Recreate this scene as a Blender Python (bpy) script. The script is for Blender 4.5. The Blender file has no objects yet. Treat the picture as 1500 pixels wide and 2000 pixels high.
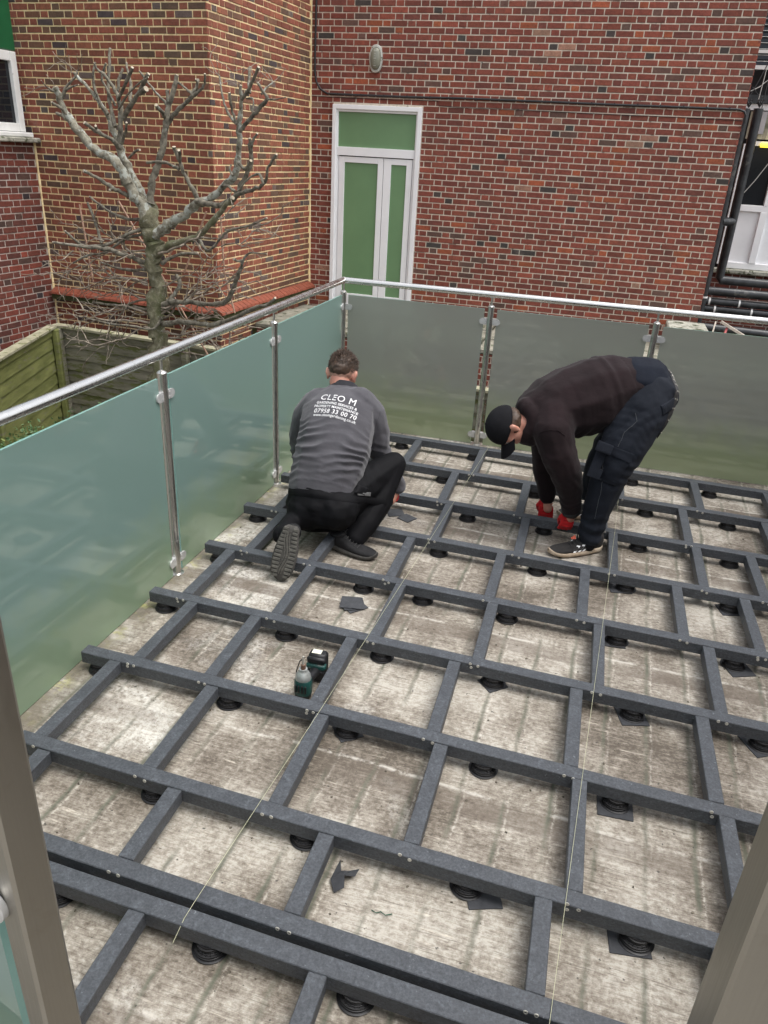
import bpy, bmesh, math, random
import numpy as np
from mathutils import Vector, Matrix, noise
from mathutils.bvhtree import BVHTree
random.seed(7)
D=bpy.data; SC=bpy.context.scene; COL=SC.collection
# ---------------------------------------------------------------- camera, sky, sun, exposure
CAM_F=1471.37; PITCH=.4432; YAW=-.2570; ROLL=.0560
CAM=Vector((1.8066,-5.3619,1.9399))
cy_,sy_=math.cos(YAW),math.sin(YAW); cp_,sp_=math.cos(PITCH),math.sin(PITCH)
_r=Vector((cy_,-sy_,0)); _f=Vector((sy_*cp_,cy_*cp_,-sp_)); _u=_r.cross(_f)
c_,s_=math.cos(ROLL),math.sin(ROLL)
RGT=c_*_r+s_*_u; UP=-s_*_r+c_*_u; FWD=_f
cam=D.cameras.new('camera'); co=D.objects.new('camera',cam); COL.objects.link(co)
cam.sensor_fit='VERTICAL'; cam.sensor_height=24; cam.lens=CAM_F/2000*24; cam.clip_end=400; cam.clip_start=.05
m=Matrix.Identity(4)
for i in range(3): m[i][0]=RGT[i]; m[i][1]=UP[i]; m[i][2]=-FWD[i]; m[i][3]=CAM[i]
co.matrix_world=m; SC.camera=co
w=D.worlds.new('World'); SC.world=w; w.use_nodes=True
nt=w.node_tree; bg=nt.nodes['Background']
sky=nt.nodes.new('ShaderNodeTexSky'); sky.sky_type='NISHITA'; sky.sun_disc=False
SUN_EL=math.radians(68); SUN_ROT=math.radians(95)
sky.sun_elevation=SUN_EL; sky.sun_rotation=SUN_ROT; sky.air_density=1.0; sky.dust_density=4; sky.ozone_density=.6
hs=nt.nodes.new('ShaderNodeHueSaturation'); hs.inputs['Saturation'].default_value=.25   # cloud cover takes most of the blue out
nt.links.new(sky.outputs[0],hs.inputs['Color']); nt.links.new(hs.outputs[0],bg.inputs[0]); bg.inputs[1].default_value=.15
sl=D.lights.new('sun','SUN'); so=D.objects.new('sun',sl); COL.objects.link(so)
sl.energy=.6; sl.angle=math.radians(40); sl.color=(1,.97,.93)
sd=Vector((math.sin(SUN_ROT)*math.cos(SUN_EL),math.cos(SUN_ROT)*math.cos(SUN_EL),math.sin(SUN_EL)))
so.rotation_euler=sd.to_track_quat('Z','Y').to_euler(); so.location=(0,0,20)
SC.view_settings.view_transform='Standard'; SC.view_settings.look='None'; SC.view_settings.gamma=1; SC.view_settings.exposure=1.08

# ---------------------------------------------------------------- helpers
def ray(px,py): return RGT*((px-750)/CAM_F)+UP*((1000-py)/CAM_F)+FWD
def at(px,py,Y):                       # where the sight line through a photo pixel meets the plane y = Y
    r=ray(px,py); return CAM+r*((Y-CAM.y)/r.y)
def atx(px,py,X):
    r=ray(px,py); return CAM+r*((X-CAM.x)/r.x)
def atz(px,py,Z):
    r=ray(px,py); return CAM+r*((Z-CAM.z)/r.z)
def topx(p):
    d=Vector(p)-CAM; z=d.dot(FWD)
    if z<.05: return (-9e3,-9e3,z)
    return (750+CAM_F*d.dot(RGT)/z,1000-CAM_F*d.dot(UP)/z,z)
def sm(o,v=True):
    me=o.data
    me.polygons.foreach_set('use_smooth',[v]*len(me.polygons))
def mesh(name,V,F,mat=None,parent=None,smooth=False,mats=None,mi=None):
    me=D.meshes.new(name); me.from_pydata([tuple(v) for v in V],[],F)
    if mats:
        for x in mats: me.materials.append(x)
        me.polygons.foreach_set('material_index',mi)
    elif mat: me.materials.append(mat)
    o=D.objects.new(name,me); COL.objects.link(o)
    if parent: o.parent=parent
    if smooth: sm(o)
    me.update(); return o
def empty(name,loc=(0,0,0)):
    o=D.objects.new(name,None); COL.objects.link(o); o.location=loc; o.empty_display_size=.1; return o
def tag(o,label=None,cat=None,group=None,kind=None):
    if label: o['label']=label
    if cat: o['category']=cat
    if group: o['group']=group
    if kind: o['kind']=kind
    return o
class MB:
    """collects shapes in world space; build() links them as one mesh whose vertices are local to its parent"""
    def __init__(s): s.V=[]; s.F=[]; s.mi=[]
    def add(s,V,F,k=0):
        n=len(s.V); s.V+=[Vector(v) for v in V]; s.F+=[tuple(i+n for i in f) for f in F]; s.mi+=[k]*len(F); return s
    def box(s,lo,hi,k=0,M=None,bev=0.0):
        x0,y0,z0=lo; x1,y1,z1=hi
        if bev<=0:
            V=[(x0,y0,z0),(x1,y0,z0),(x1,y1,z0),(x0,y1,z0),(x0,y0,z1),(x1,y0,z1),(x1,y1,z1),(x0,y1,z1)]
            F=[(0,3,2,1),(4,5,6,7),(0,1,5,4),(1,2,6,5),(2,3,7,6),(3,0,4,7)]
        else:
            b=bev; V=[];F=[]
            # rounded box: each corner gives three vertices
            idx={}
            for ix in (0,1):
                for iy in (0,1):
                    for iz in (0,1):
                        X=(x0,x1)[ix];Y=(y0,y1)[iy];Z=(z0,z1)[iz]
                        sx=b if ix==0 else -b; sy=b if iy==0 else -b; sz=b if iz==0 else -b
                        idx[ix,iy,iz]=len(V)
                        V+=[(X,Y+sy,Z+sz),(X+sx,Y,Z+sz),(X+sx,Y+sy,Z)]
            def q(*a): F.append(a)
            I=lambda ix,iy,iz,a: idx[ix,iy,iz]+a
            q(I(0,0,0,0),I(0,0,1,0),I(0,1,1,0),I(0,1,0,0)); q(I(1,0,0,0),I(1,1,0,0),I(1,1,1,0),I(1,0,1,0))
            q(I(0,0,0,1),I(1,0,0,1),I(1,0,1,1),I(0,0,1,1)); q(I(0,1,0,1),I(0,1,1,1),I(1,1,1,1),I(1,1,0,1))
            q(I(0,0,0,2),I(0,1,0,2),I(1,1,0,2),I(1,0,0,2)); q(I(0,0,1,2),I(1,0,1,2),I(1,1,1,2),I(0,1,1,2))
            for iy in (0,1):
                for iz in (0,1): q(I(0,iy,iz,1),I(1,iy,iz,1),I(1,iy,iz,2),I(0,iy,iz,2))
            for ix in (0,1):
                for iz in (0,1): q(I(ix,0,iz,0),I(ix,1,iz,0),I(ix,1,iz,2),I(ix,0,iz,2))
            for ix in (0,1):
                for iy in (0,1): q(I(ix,iy,0,0),I(ix,iy,1,0),I(ix,iy,1,1),I(ix,iy,0,1))
            for k_ in idx.values(): q(k_,k_+1,k_+2)
        if M is not None: V=[M@Vector(v) for v in V]
        return s.add(V,F,k)
    def tube(s,P,R,n=10,k=0,caps=True):
        P=[Vector(p) for p in P]
        if not hasattr(R,'__len__'): R=[R]*len(P)
        V=[];F=[]; t0=(P[1]-P[0]).normalized(); a=t0.orthogonal().normalized()
        for i,p in enumerate(P):
            t=(P[min(i+1,len(P)-1)]-P[max(i-1,0)]).normalized()
            a=(a-t*a.dot(t)).normalized(); b=t.cross(a)
            for j in range(n):
                th=2*math.pi*j/n; V.append(p+(a*math.cos(th)+b*math.sin(th))*R[i])
        for i in range(len(P)-1):
            for j in range(n):
                F.append((i*n+j,i*n+(j+1)%n,(i+1)*n+(j+1)%n,(i+1)*n+j))
        if caps: F.append(tuple(range(n-1,-1,-1))); F.append(tuple((len(P)-1)*n+j for j in range(n)))
        return s.add(V,F,k)
    def lathe(s,prof,M=None,n=24,k=0):
        V=[];F=[]
        for r,z in prof:
            for j in range(n):
                th=2*math.pi*j/n; V.append(Vector((r*math.cos(th),r*math.sin(th),z)))
        for i in range(len(prof)-1):
            for j in range(n): F.append((i*n+j,i*n+(j+1)%n,(i+1)*n+(j+1)%n,(i+1)*n+j))
        if prof[0][0]>1e-5: F.append(tuple(range(n-1,-1,-1)))
        if prof[-1][0]>1e-5: F.append(tuple((len(prof)-1)*n+j for j in range(n)))
        if M is not None: V=[M@v for v in V]
        return s.add(V,F,k)
    def prism(s,poly,z0,z1,M=None,k=0):
        n=len(poly); V=[Vector((x,y,z0)) for x,y in poly]+[Vector((x,y,z1)) for x,y in poly]
        F=[tuple(range(n-1,-1,-1)),tuple(range(n,2*n))]+[(i,(i+1)%n,n+(i+1)%n,n+i) for i in range(n)]
        if M is not None: V=[M@v for v in V]
        return s.add(V,F,k)
    def build(s,name,mat,parent=None,smooth=False,angle=None):
        org=Vector((0,0,0)); p=parent
        while p is not None: org+=Vector(p.location); p=p.parent
        mats=mat if isinstance(mat,(list,tuple)) else [mat]
        o=mesh(name,[v-org for v in s.V],s.F,None,parent,False,mats,s.mi)
        bm=bmesh.new(); bm.from_mesh(o.data); bmesh.ops.recalc_face_normals(bm,faces=bm.faces); bm.to_mesh(o.data); bm.free()
        if smooth:
            sm(o)
            try: o.data.set_sharp_from_angle(angle=math.radians(angle or 40))
            except Exception: pass
        return o
def frame(o,x,z=None):
    """matrix with x axis along x, z axis close to z"""
    x=Vector(x).normalized(); z=Vector(z or (0,0,1)); y=z.cross(x).normalized(); z=x.cross(y)
    M=Matrix.Identity(4)
    for i in range(3): M[i][0]=x[i];M[i][1]=y[i];M[i][2]=z[i];M[i][3]=o[i]
    return M
# ---- materials
def nodes(name):
    m=D.materials.new(name); m.use_nodes=True; nt=m.node_tree; return m,nt,nt.nodes['Principled BSDF']
def N(nt,t,**kw):
    n=nt.nodes.new('ShaderNode'+t)
    for k,v in kw.items():
        if k.startswith('i_'): n.inputs[k[2:].replace('_',' ')].default_value=v
        else: setattr(n,k,v)
    return n
def ramp(nt,fac,stops):
    r=nt.nodes.new('ShaderNodeValToRGB'); e=r.color_ramp.elements
    while len(e)<len(stops): e.new(.5)
    for i,(p,c) in enumerate(stops):
        e[i].position=p; e[i].color=(c[0],c[1],c[2],1) if hasattr(c,'__len__') else (c,c,c,1)
    nt.links.new(fac,r.inputs[0]); return r.outputs[0]
def mix(nt,f,a,b,mode='MIX'):
    n=nt.nodes.new('ShaderNodeMix'); n.data_type='RGBA'; n.blend_type=mode
    for sck,v in ((n.inputs[0],f),(n.inputs[6],a),(n.inputs[7],b)):
        if hasattr(v,'links') or isinstance(v,bpy.types.NodeSocket): nt.links.new(v,sck)
        elif hasattr(v,'__len__'): sck.default_value=(v[0],v[1],v[2],1)
        else: sck.default_value=v
    return n.outputs[2]
def coords(nt,scale=(1,1,1),rot=(0,0,0),kind='Object'):
    tc=N(nt,'TexCoord'); mp=N(nt,'Mapping'); nt.links.new(tc.outputs[kind],mp.inputs[0])
    mp.inputs['Scale'].default_value=scale; mp.inputs['Rotation'].default_value=rot; return mp.outputs[0]
def noi(nt,vec,scale,detail=4,rough=.6,dist=0):
    n=N(nt,'TexNoise'); n.inputs['Scale'].default_value=scale; n.inputs['Detail'].default_value=detail
    n.inputs['Roughness'].default_value=rough; n.inputs['Distortion'].default_value=dist
    nt.links.new(vec,n.inputs['Vector']); return n.outputs['Fac']
def bump(nt,b,h,strength=.3,dist=.01,prev=None):
    n=N(nt,'Bump'); n.inputs['Strength'].default_value=strength; n.inputs['Distance'].default_value=dist
    nt.links.new(h,n.inputs['Height'])
    if prev is not None: nt.links.new(prev,n.inputs['Normal'])
    if b is not None: nt.links.new(n.outputs[0],b.inputs['Normal'])
    return n.outputs[0]
def simple(name,c1,c2=None,scale=8,rough=.6,metal=0,bmp=.2,bd=.004,stretch=(1,1,1),spots=None,kind='Object',r2=None):
    m,nt,b=nodes(name); v=coords(nt,stretch,kind=kind)
    f=noi(nt,v,scale); c2=c2 or c1
    col=ramp(nt,f,[(.32,c1),(.68,c2)])
    if spots:
        f2=noi(nt,v,spots[0],3,.7); col=mix(nt,ramp(nt,f2,[(spots[2],0),(spots[2]+.06,1)]),col,spots[1])
    nt.links.new(col,b.inputs['Base Color'])
    b.inputs['Metallic'].default_value=metal
    if r2 is not None: nt.links.new(ramp(nt,noi(nt,v,scale*2.3),[(.3,rough),(.7,r2)]),b.inputs['Roughness'])
    else: b.inputs['Roughness'].default_value=rough
    if bmp: bump(nt,b,noi(nt,v,scale*6,5,.65),bmp,bd)
    return m
# ---------------------------------------------------------------- materials
def mat_slab():
    m,nt,b=nodes('weathered_roof'); v=coords(nt)
    wob=noi(nt,v,3,3); 
    sep=N(nt,'SeparateXYZ'); nt.links.new(v,sep.inputs[0])
    def math_(op,a,b_=None,c=None):
        n=N(nt,'Math',operation=op)
        for i,x in enumerate((a,b_,c)):
            if x is None: continue
            if isinstance(x,bpy.types.NodeSocket): nt.links.new(x,n.inputs[i])
            else: n.inputs[i].default_value=x
        return n.outputs[0]
    # cloudy dirt
    big=noi(nt,v,2.2,6,.65,.4); fine=noi(nt,v,48,7,.80); mid=noi(nt,v,10,6,.72)
    vs=coords(nt,(1.2,9,1),(0,0,.03)); st=noi(nt,vs,14,7,.78,.6)
    vs2=coords(nt,(.7,14,1),(0,0,-.10)); st2=noi(nt,vs2,7,5,.7,.9)
    g=math_('ADD',math_('MULTIPLY',fine,.50),math_('ADD',math_('MULTIPLY',mid,.14),math_('MULTIPLY',st,.36)))
    g2=math_('ADD',g,math_('MULTIPLY',math_('SUBTRACT',big,.5),.62))
    col=ramp(nt,g2,[(.385,(.098,.081,.062)),(.455,(.185,.158,.127)),(.525,(.295,.264,.219)),(.61,(.465,.435,.378))])
    # patches where the surface has gone white
    wp=noi(nt,v,1.7,5,.7,.5); dx=math_('SUBTRACT',.34,math_('MULTIPLY',sep.outputs[0],.30))
    wf=ramp(nt,math_('ADD',math_('MULTIPLY',wp,.8),math_('MULTIPLY',dx,.35)),[(.47,0),(.62,1)])
    wf2=math_('MULTIPLY',wf,ramp(nt,fine,[(.38,.0),(.6,.85)])); col=mix(nt,wf2,col,(.72,.71,.66))
    # long scratchy scuffs running with the joists
    sc=math_('MULTIPLY',ramp(nt,st2,[(.575,0),(.625,1)]),ramp(nt,mid,[(.48,0),(.62,.6)])); col=mix(nt,sc,col,(.66,.60,.50))
    sd=math_('MULTIPLY',ramp(nt,st2,[(.36,1),(.42,0)]),.55); col=mix(nt,sd,col,(.10,.082,.062))
    # felt lap bands across, every ~0.98 m, darker and slightly raised
    yy=math_('ADD',sep.outputs[1],math_('MULTIPLY',math_('SUBTRACT',noi(nt,v,1.1,3),.5),.10)); yy=math_('ADD',yy,math_('MULTIPLY',sep.outputs[0],.03))
    fy=math_('FRACT',math_('DIVIDE',math_('ADD',yy,10.35),.98))
    band=ramp(nt,fy,[(.0,0),(.015,1),(.09,.9),(.115,0)]); bn=math_('MULTIPLY',band,ramp(nt,mid,[(.3,.45),(.6,.95)])); bn=math_('MULTIPLY',bn,ramp(nt,noi(nt,v,.9,4,.6),[(.42,.15),(.60,1)])); col=mix(nt,bn,col,(.125,.10,.078))
    lap=ramp(nt,fy,[(.10,0),(.112,1),(.122,0)]); col=mix(nt,math_('MULTIPLY',lap,ramp(nt,mid,[(.45,0),(.55,.9)])),col,(.58,.55,.49))
    # mossy grooves of the boards below, every 0.15 m
    xx=math_('ADD',sep.outputs[0],math_('MULTIPLY',math_('SUBTRACT',noi(nt,v,5,4,.7),.5),.03))
    xx=math_('ADD',xx,math_('MULTIPLY',sep.outputs[1],-.03))
    fx=math_('FRACT',math_('DIVIDE',math_('ADD',xx,10),.152))
    gr=ramp(nt,fx,[(.03,0),(.10,1),(.13,1),(.19,0)])
    gon=ramp(nt,noi(nt,coords(nt,(4,1,1)),1.7,5,.7),[(.40,0),(.56,1)])
    grf=math_('MULTIPLY',gr,gon)
    grc=mix(nt,ramp(nt,mid,[(.4,0),(.6,1)]),(.075,.085,.058),(.14,.14,.105)); col=mix(nt,math_('MULTIPLY',grf,.8),col,grc)
    ge=ramp(nt,fx,[(.19,0),(.225,1),(.27,0)]); col=mix(nt,math_('MULTIPLY',math_('MULTIPLY',ge,gon),ramp(nt,fine,[(.44,0),(.57,.55)])),col,(.64,.61,.53))
    # yellow lichen along the glass
    lx=math_('MULTIPLY',ramp(nt,sep.outputs[0],[(-.02,1),(.09,0)]),ramp(nt,noi(nt,v,14,5,.7),[(.50,0),(.60,1)])); 
    col=mix(nt,math_('MULTIPLY',lx,.8),col,(.42,.42,.16))
    ld=math_('MULTIPLY',ramp(nt,sep.outputs[0],[(.02,1),(.14,0)]),ramp(nt,noi(nt,v,6,5,.7),[(.40,0),(.52,.85)])); col=mix(nt,ld,col,(.13,.115,.085))
    sp=ramp(nt,noi(nt,v,55,2,.5),[(.27,1),(.30,0)]); col=mix(nt,math_('MULTIPLY',sp,.8),col,(.05,.045,.04))
    nt.links.new(col,b.inputs['Base Color']); b.inputs['Roughness'].default_value=.85
    h=math_('ADD',math_('MULTIPLY',fine,.35),math_('ADD',math_('MULTIPLY',st2,.35),math_('ADD',math_('MULTIPLY',grf,-.7),math_('MULTIPLY',band,.5))))
    bump(nt,b,h,.6,.006); return m
M_SLAB=mat_slab()
def mat_joist():
    m,nt,b=nodes('recycled_plastic'); v=coords(nt,(2.5,2.5,8)); f=noi(nt,v,9,6,.75,1.5); f2=noi(nt,v,50,4,.7)
    col=ramp(nt,f,[(.30,(.038,.042,.049)),(.52,(.056,.062,.071)),(.70,(.088,.098,.112))])
    fl=ramp(nt,noi(nt,coords(nt),60,4,.7),[(.66,0),(.71,.8)]); col=mix(nt,fl,col,(.17,.185,.20)); f3=noi(nt,coords(nt),130,3,.7); col=mix(nt,1.0,col,ramp(nt,f3,[(.35,.72),(.65,1.3)]),'MULTIPLY')
    nt.links.new(col,b.inputs['Base Color']); nt.links.new(ramp(nt,f,[(.3,.42),(.7,.66)]),b.inputs['Roughness'])
    n1=bump(nt,None,f,.5,.004); bump(nt,b,f2,.35,.0015,n1); return m
M_JOIST=mat_joist()
M_BLACKP=simple('black_plastic',(.006,.006,.007),(.014,.014,.016),12,.45,bmp=.15,bd=.001)
M_RUBBER=simple('rubber_mat',(.035,.037,.042),(.055,.058,.064),30,.85,bmp=.4,bd=.002)
M_SCREW=simple('zinc_screw',(.42,.40,.35),(.62,.60,.54),60,.4,metal=.4,bmp=0)
def mat_steel(name,c=(.50,.49,.47),rough=.22,horiz=False):
    m,nt,b=nodes(name); v=coords(nt,(3,3,3) if horiz else (60,60,1.5)); f=noi(nt,v,6,4,.6); v2=coords(nt); d=noi(nt,v2,7,5,.7)
    nt.links.new(mix(nt,ramp(nt,d,[(.55,0),(.75,.5)]),c,(c[0]*.75,c[1]*.70,c[2]*.6)),b.inputs['Base Color'])
    b.inputs['Metallic'].default_value=1; nt.links.new(ramp(nt,f,[(.3,rough),(.7,rough+.14)]),b.inputs['Roughness'])
    
    if not horiz: bump(nt,b,f,.05,.001)
    return m
M_STEEL=mat_steel('brushed_steel',(.62,.61,.58)); M_RAIL=mat_steel('polished_rail',(.68,.67,.65),.19,True); M_CLAMP=simple('cast_steel',(.50,.50,.49),(.62,.62,.61),40,.38,metal=.45,bmp=.05,bd=.001)
M_GATEPOST=mat_steel('dull_steel',(.36,.34,.30),.30)
def mat_glass(base,trans,algae,gr,ior):
    m=D.materials.new('frosted_glass'); m.use_nodes=True; nt=m.node_tree; nt.nodes.clear()
    out=N(nt,'OutputMaterial'); v=coords(nt); sep=N(nt,'SeparateXYZ'); nt.links.new(v,sep.inputs[0])
    spk=ramp(nt,noi(nt,v,70,2,.5),[(.76,0),(.79,1)])
    z=N(nt,'Math',operation='ADD'); nt.links.new(sep.outputs[2],z.inputs[0]); nz=N(nt,'Math',operation='MULTIPLY'); nt.links.new(noi(nt,v,6,5,.7),nz.inputs[0]); nz.inputs[1].default_value=-.35; nt.links.new(nz.outputs[0],z.inputs[1])
    al=ramp(nt,z.outputs[0],[(-.22,1),(.28,0)])      # algae growing up from the foot of the pane
    al2=N(nt,'Math',operation='MULTIPLY'); nt.links.new(al,al2.inputs[0]); al2.inputs[1].default_value=algae
    cb=mix(nt,al2.outputs[0],base,(.52,.62,.28))
    cm=N(nt,'Math',operation='MULTIPLY'); nt.links.new(spk,cm.inputs[0]); cm.inputs[1].default_value=.5
    cb=mix(nt,cm.outputs[0],cb,(.6,.65,.6))
    di=N(nt,'BsdfDiffuse'); nt.links.new(cb,di.inputs[0]); tr=N(nt,'BsdfTranslucent'); nt.links.new(cb,tr.inputs[0])
    re=N(nt,'BsdfRefraction'); re.inputs['Color'].default_value=(*trans,1); re.inputs['Roughness'].default_value=.38; re.inputs['IOR'].default_value=1.12
    m1=N(nt,'MixShader'); m1.inputs[0].default_value=.45; nt.links.new(di.outputs[0],m1.inputs[1]); nt.links.new(tr.outputs[0],m1.inputs[2])
    m2=N(nt,'MixShader'); m2.inputs[0].default_value=.26; nt.links.new(m1.outputs[0],m2.inputs[1]); nt.links.new(re.outputs[0],m2.inputs[2])
    gl=N(nt,'BsdfGlossy'); gl.inputs['Roughness'].default_value=gr; gl.inputs['Color'].default_value=(.95,1,.98,1)
    fr=N(nt,'Fresnel'); fr.inputs['IOR'].default_value=ior
    m3=N(nt,'MixShader'); nt.links.new(fr.outputs[0],m3.inputs[0]); nt.links.new(m2.outputs[0],m3.inputs[1]); nt.links.new(gl.outputs[0],m3.inputs[2])
    nt.links.new(m3.outputs[0],out.inputs[0]); return m
M_GLASS=mat_glass((.38,.55,.50),(.72,.92,.84),.45,.006,1.72)
M_GLASSB=mat_glass((.47,.475,.43),(.66,.76,.66),.5,.04,1.7)  # back panes: same glass, warm floor reflection put into the base colour
def mat_edge():
    m,nt,b=nodes('glass_edge'); b.inputs['Base Color'].default_value=(.35,.62,.55,1); b.inputs['Roughness'].default_value=.15
    b.inputs['Transmission Weight'].default_value=.3; return m
M_GEDGE=mat_edge()
def mat_string():
    m,nt,b=nodes('string_line'); b.inputs['Base Color'].default_value=(.50,.50,.34,1); b.inputs['Roughness'].default_value=.7; return m
M_STRING=mat_string()
# ---------------------------------------------------------------- ground and terrace slab
def struct(o): return tag(o,kind='structure')
M_GROUND=simple('courtyard_ground',(.10,.09,.075),(.20,.185,.16),1.5,.9,bmp=.5,bd=.02)
gm=MB(); gm.add([(-60,-60,-2.02),(60,-60,-2.02),(60,60,-2.02),(-60,60,-2.02)],[(0,1,2,3)])
struct(gm.build('ground',M_GROUND))
sb=MB(); sb.box((-.075,-4.96,-.30),(4.34,.05,0)); struct(sb.build('terrace_roof',M_SLAB))
# extra relief: ragged felt tears and blisters close to the joists
# ---------------------------------------------------------------- joists
JH=.092; JB=.042; SL=-.0215; JW=.0263; KJ=(CAM.z-JH)/(CAM.z-.11)
def jx(x): return KJ*x+(1-KJ)*CAM.x
def jy(y): return KJ*y+(1-KJ)*CAM.y
ROWS=[-.342,-.828,-1.332,-1.820,-2.312,-2.808,-3.291,-3.780,-4.106,-4.182]    # centre line y where x = 0
ROWS=[jy(r)-SL*(1-KJ)*CAM.x for r in ROWS]
def rowy(i,x): return ROWS[i]+SL*x
XR=4.26
frame_root=tag(empty('deck_subframe',(0,0,0)),'grid of dark grey plastic joists and noggings laid across the weathered roof','deck frame')
STARTS=[.10,.10,.08,.062,.083,.072,.068,.165,.16,.20]
for i,y0 in enumerate(ROWS):
    mb=MB(); x0=jx(STARTS[i]); n=60
    V=[];F=[]
    rr=random.Random(i)
    for k in range(n+1):
        x=x0+(XR-x0)*k/n; dy=.0012*math.sin(x*1.7+i)+rr.uniform(-.0004,.0004); y=rowy(i,x)+dy; dz=.0010*math.sin(x*2.3+2*i)
        b=.0022
        for (oy,oz) in ((-JW,JB),(-JW,JH-b),(-JW+b,JH),(JW-b,JH),(JW,JH-b),(JW,JB)): V.append((x,y+oy,oz+dz))
    for k in range(n):
        a=k*6
        for j in range(6): F.append((a+j,a+(j+1)%6,a+6+(j+1)%6,a+6+j))
    F.append(tuple(range(6))); F.append(tuple(n*6+j for j in range(5,-1,-1)))
    mb.add(V,F); mb.build('joist',M_JOIST,frame_root)
NOG=[[.73,1.195,1.66,2.12,2.59,3.03,3.5,3.95,4.4,4.85,5.3],
[.20,.63,1.094,1.555,2.028,2.486,2.945,3.4,3.86,4.3,4.8,5.25],
[.25,.70,1.157,1.608,2.088,2.522,2.798,3.26,3.7,4.15,4.6,5.1],
[.307,.646,1.05,1.534,1.957,2.394,2.705,3.2,3.65,4.1,4.6,5.05],
[.232,.669,1.123,1.564,2.04,2.495,2.96,3.4,3.85,4.3,4.8,5.2],
[.293,.603,1.042,1.485,1.966,2.427,2.88,3.3,3.8,4.3,4.8],
[.227,.647,1.092,1.531,2.003,2.457,2.92,3.4,3.8,4.3,4.8],
[.288,.775,1.285,1.928,2.39,2.84,3.3,3.8,4.3,4.8],
None,
[.44,.898,1.412,1.95,2.45,2.95,3.5,4.0,4.6]]
scr=MB()
for i,L in enumerate(NOG):
    if L is None: continue
    for x in L:
        if x>4.2: continue
        x=jx(x)
        rr=random.Random(int(x*1000)+i)
        y0=rowy(i,x)-JW; y1=(rowy(i+1,x)+JW) if i+1<len(ROWS) else -4.66
        dx=rr.uniform(-.004,.004); L2=abs(y0-y1)
        mb=MB(); hw=.0245
        M=Matrix.Translation((x,(y0+y1)/2,0))@Matrix.Rotation(rr.uniform(-.006,.006)+(.012),4,'Z')
        mb.box((-hw,-L2/2+.001,JB-rr.uniform(0,.002)),(hw,L2/2-.001,JH-rr.uniform(.0005,.0025)),M=M,bev=.002)
        mb.build('nogging',M_JOIST,frame_root)
        if i+1<len(ROWS):
            for k,(sx,sz) in enumerate([(-.018,.089),(.014,.086),(-.012,.074)][:rr.choice([2,2,2,3])]):
                sx+=rr.uniform(-.005,.005); sz+=rr.uniform(-.004,.004)
                yy=rowy(i+1,x+sx)-JW
                Mx=Matrix.Translation((x+sx,yy+.0005,sz))@Matrix.Rotation(math.radians(90),4,'X')
                scr.lathe([(.0064,0),(.0064,.0014),(.0046,.0026),(.0020,.0014),(0,.0012)],Mx,10)
tag(scr.build('screw_heads',M_SCREW,frame_root),kind='stuff')
# ---------------------------------------------------------------- pedestals
def ped_mesh():
    mb=MB()
    mb.lathe([(.056,0),(.0575,.0015),(.0575,.004),(.054,.006),(.050,.0065),(.0495,.012),(.0515,.013),(.0515,.0155),(.0490,.0165),(.0485,.022),(.0500,.023),(.0500,.0255),(.0445,.0265),(.043,.030)],n=28)
    mb.lathe([(.043,.030),(.040,.0315),(.0365,.0315),(.0365,.038)],n=28)
    mb.lathe([(.0405,.034),(.0415,.035),(.0415,.039),(.0395,.040),(.0395,.046),(.0425,.047),(.0425,.0515),(.0385,.0525),(.0375,.0595),(.0,.0595)],n=28)
    for k in range(20):
        th=2*math.pi*k/20; Mx=Matrix.Rotation(th,4,'Z'); mb.box((.036,-.001,.024),(.0465,.001,.0335),M=Mx)
    return mb
pm=ped_mesh(); ped0=pm.build('pedestal',M_BLACKP,None,True,35)
PED=[(0,[.58,1.12,1.66,2.21,2.71,3.2,3.9,4.5]),(1,[.45,1.0,1.60,2.29,2.77,3.3,3.9,4.5]),(2,[.16,.68,1.26,1.71,2.24,2.72,3.3,3.9,4.5]),(3,[.115,1.19,1.72,2.17,2.66,3.13,3.7,4.3]),
(4,[.135,.92,1.22,1.63,2.13,2.62,3.0,3.6,4.2]),(5,[.12,.72,1.16,1.64,2.19,2.66,3.2,3.8]),(6,[.115,.69,1.17,1.68,2.13,2.7,3.3,3.9]),(7,[.67,1.2,1.71,2.19,2.8,3.4,4.0]),(9,[.61,1.09,1.50,2.1,2.7,3.3,3.9])]
ORD=['first','second','third','fourth','fifth','sixth','seventh','eighth','ninth','tenth']
first=True; PADS=[]
for i,xs in PED:
    for k,x in enumerate(xs):
        rr=random.Random(i*50+k)
        if topx((x,rowy(i,x),0))[0]>1560 : continue
        y=rowy(i,x)+rr.uniform(-.005,.005)+.006
        o=ped0 if first else ped0.copy()
        if not first: COL.objects.link(o)
        first=False
        o.location=(x,y,.0035); o.rotation_euler=(0,0,rr.uniform(0,6)); o.scale=(.90,.90,.645)
        if i==9: rowt='the nearest joist of the close pair'
        else: rowt='the %s joist from the back'%ORD[i]
        tag(o,'black ribbed pedestal under %s, %s from the left'%(rowt,ORD[k]),'pedestal','black pedestals under the deck joists')
        PADS.append((i,k,x,y))
tag_keep=[(3,1),(4,2),(5,3),(7,3),(7,2),(4,4),(3,5),(4,5),(5,5),(6,1),(6,4),(5,4),(3,3)]
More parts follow.
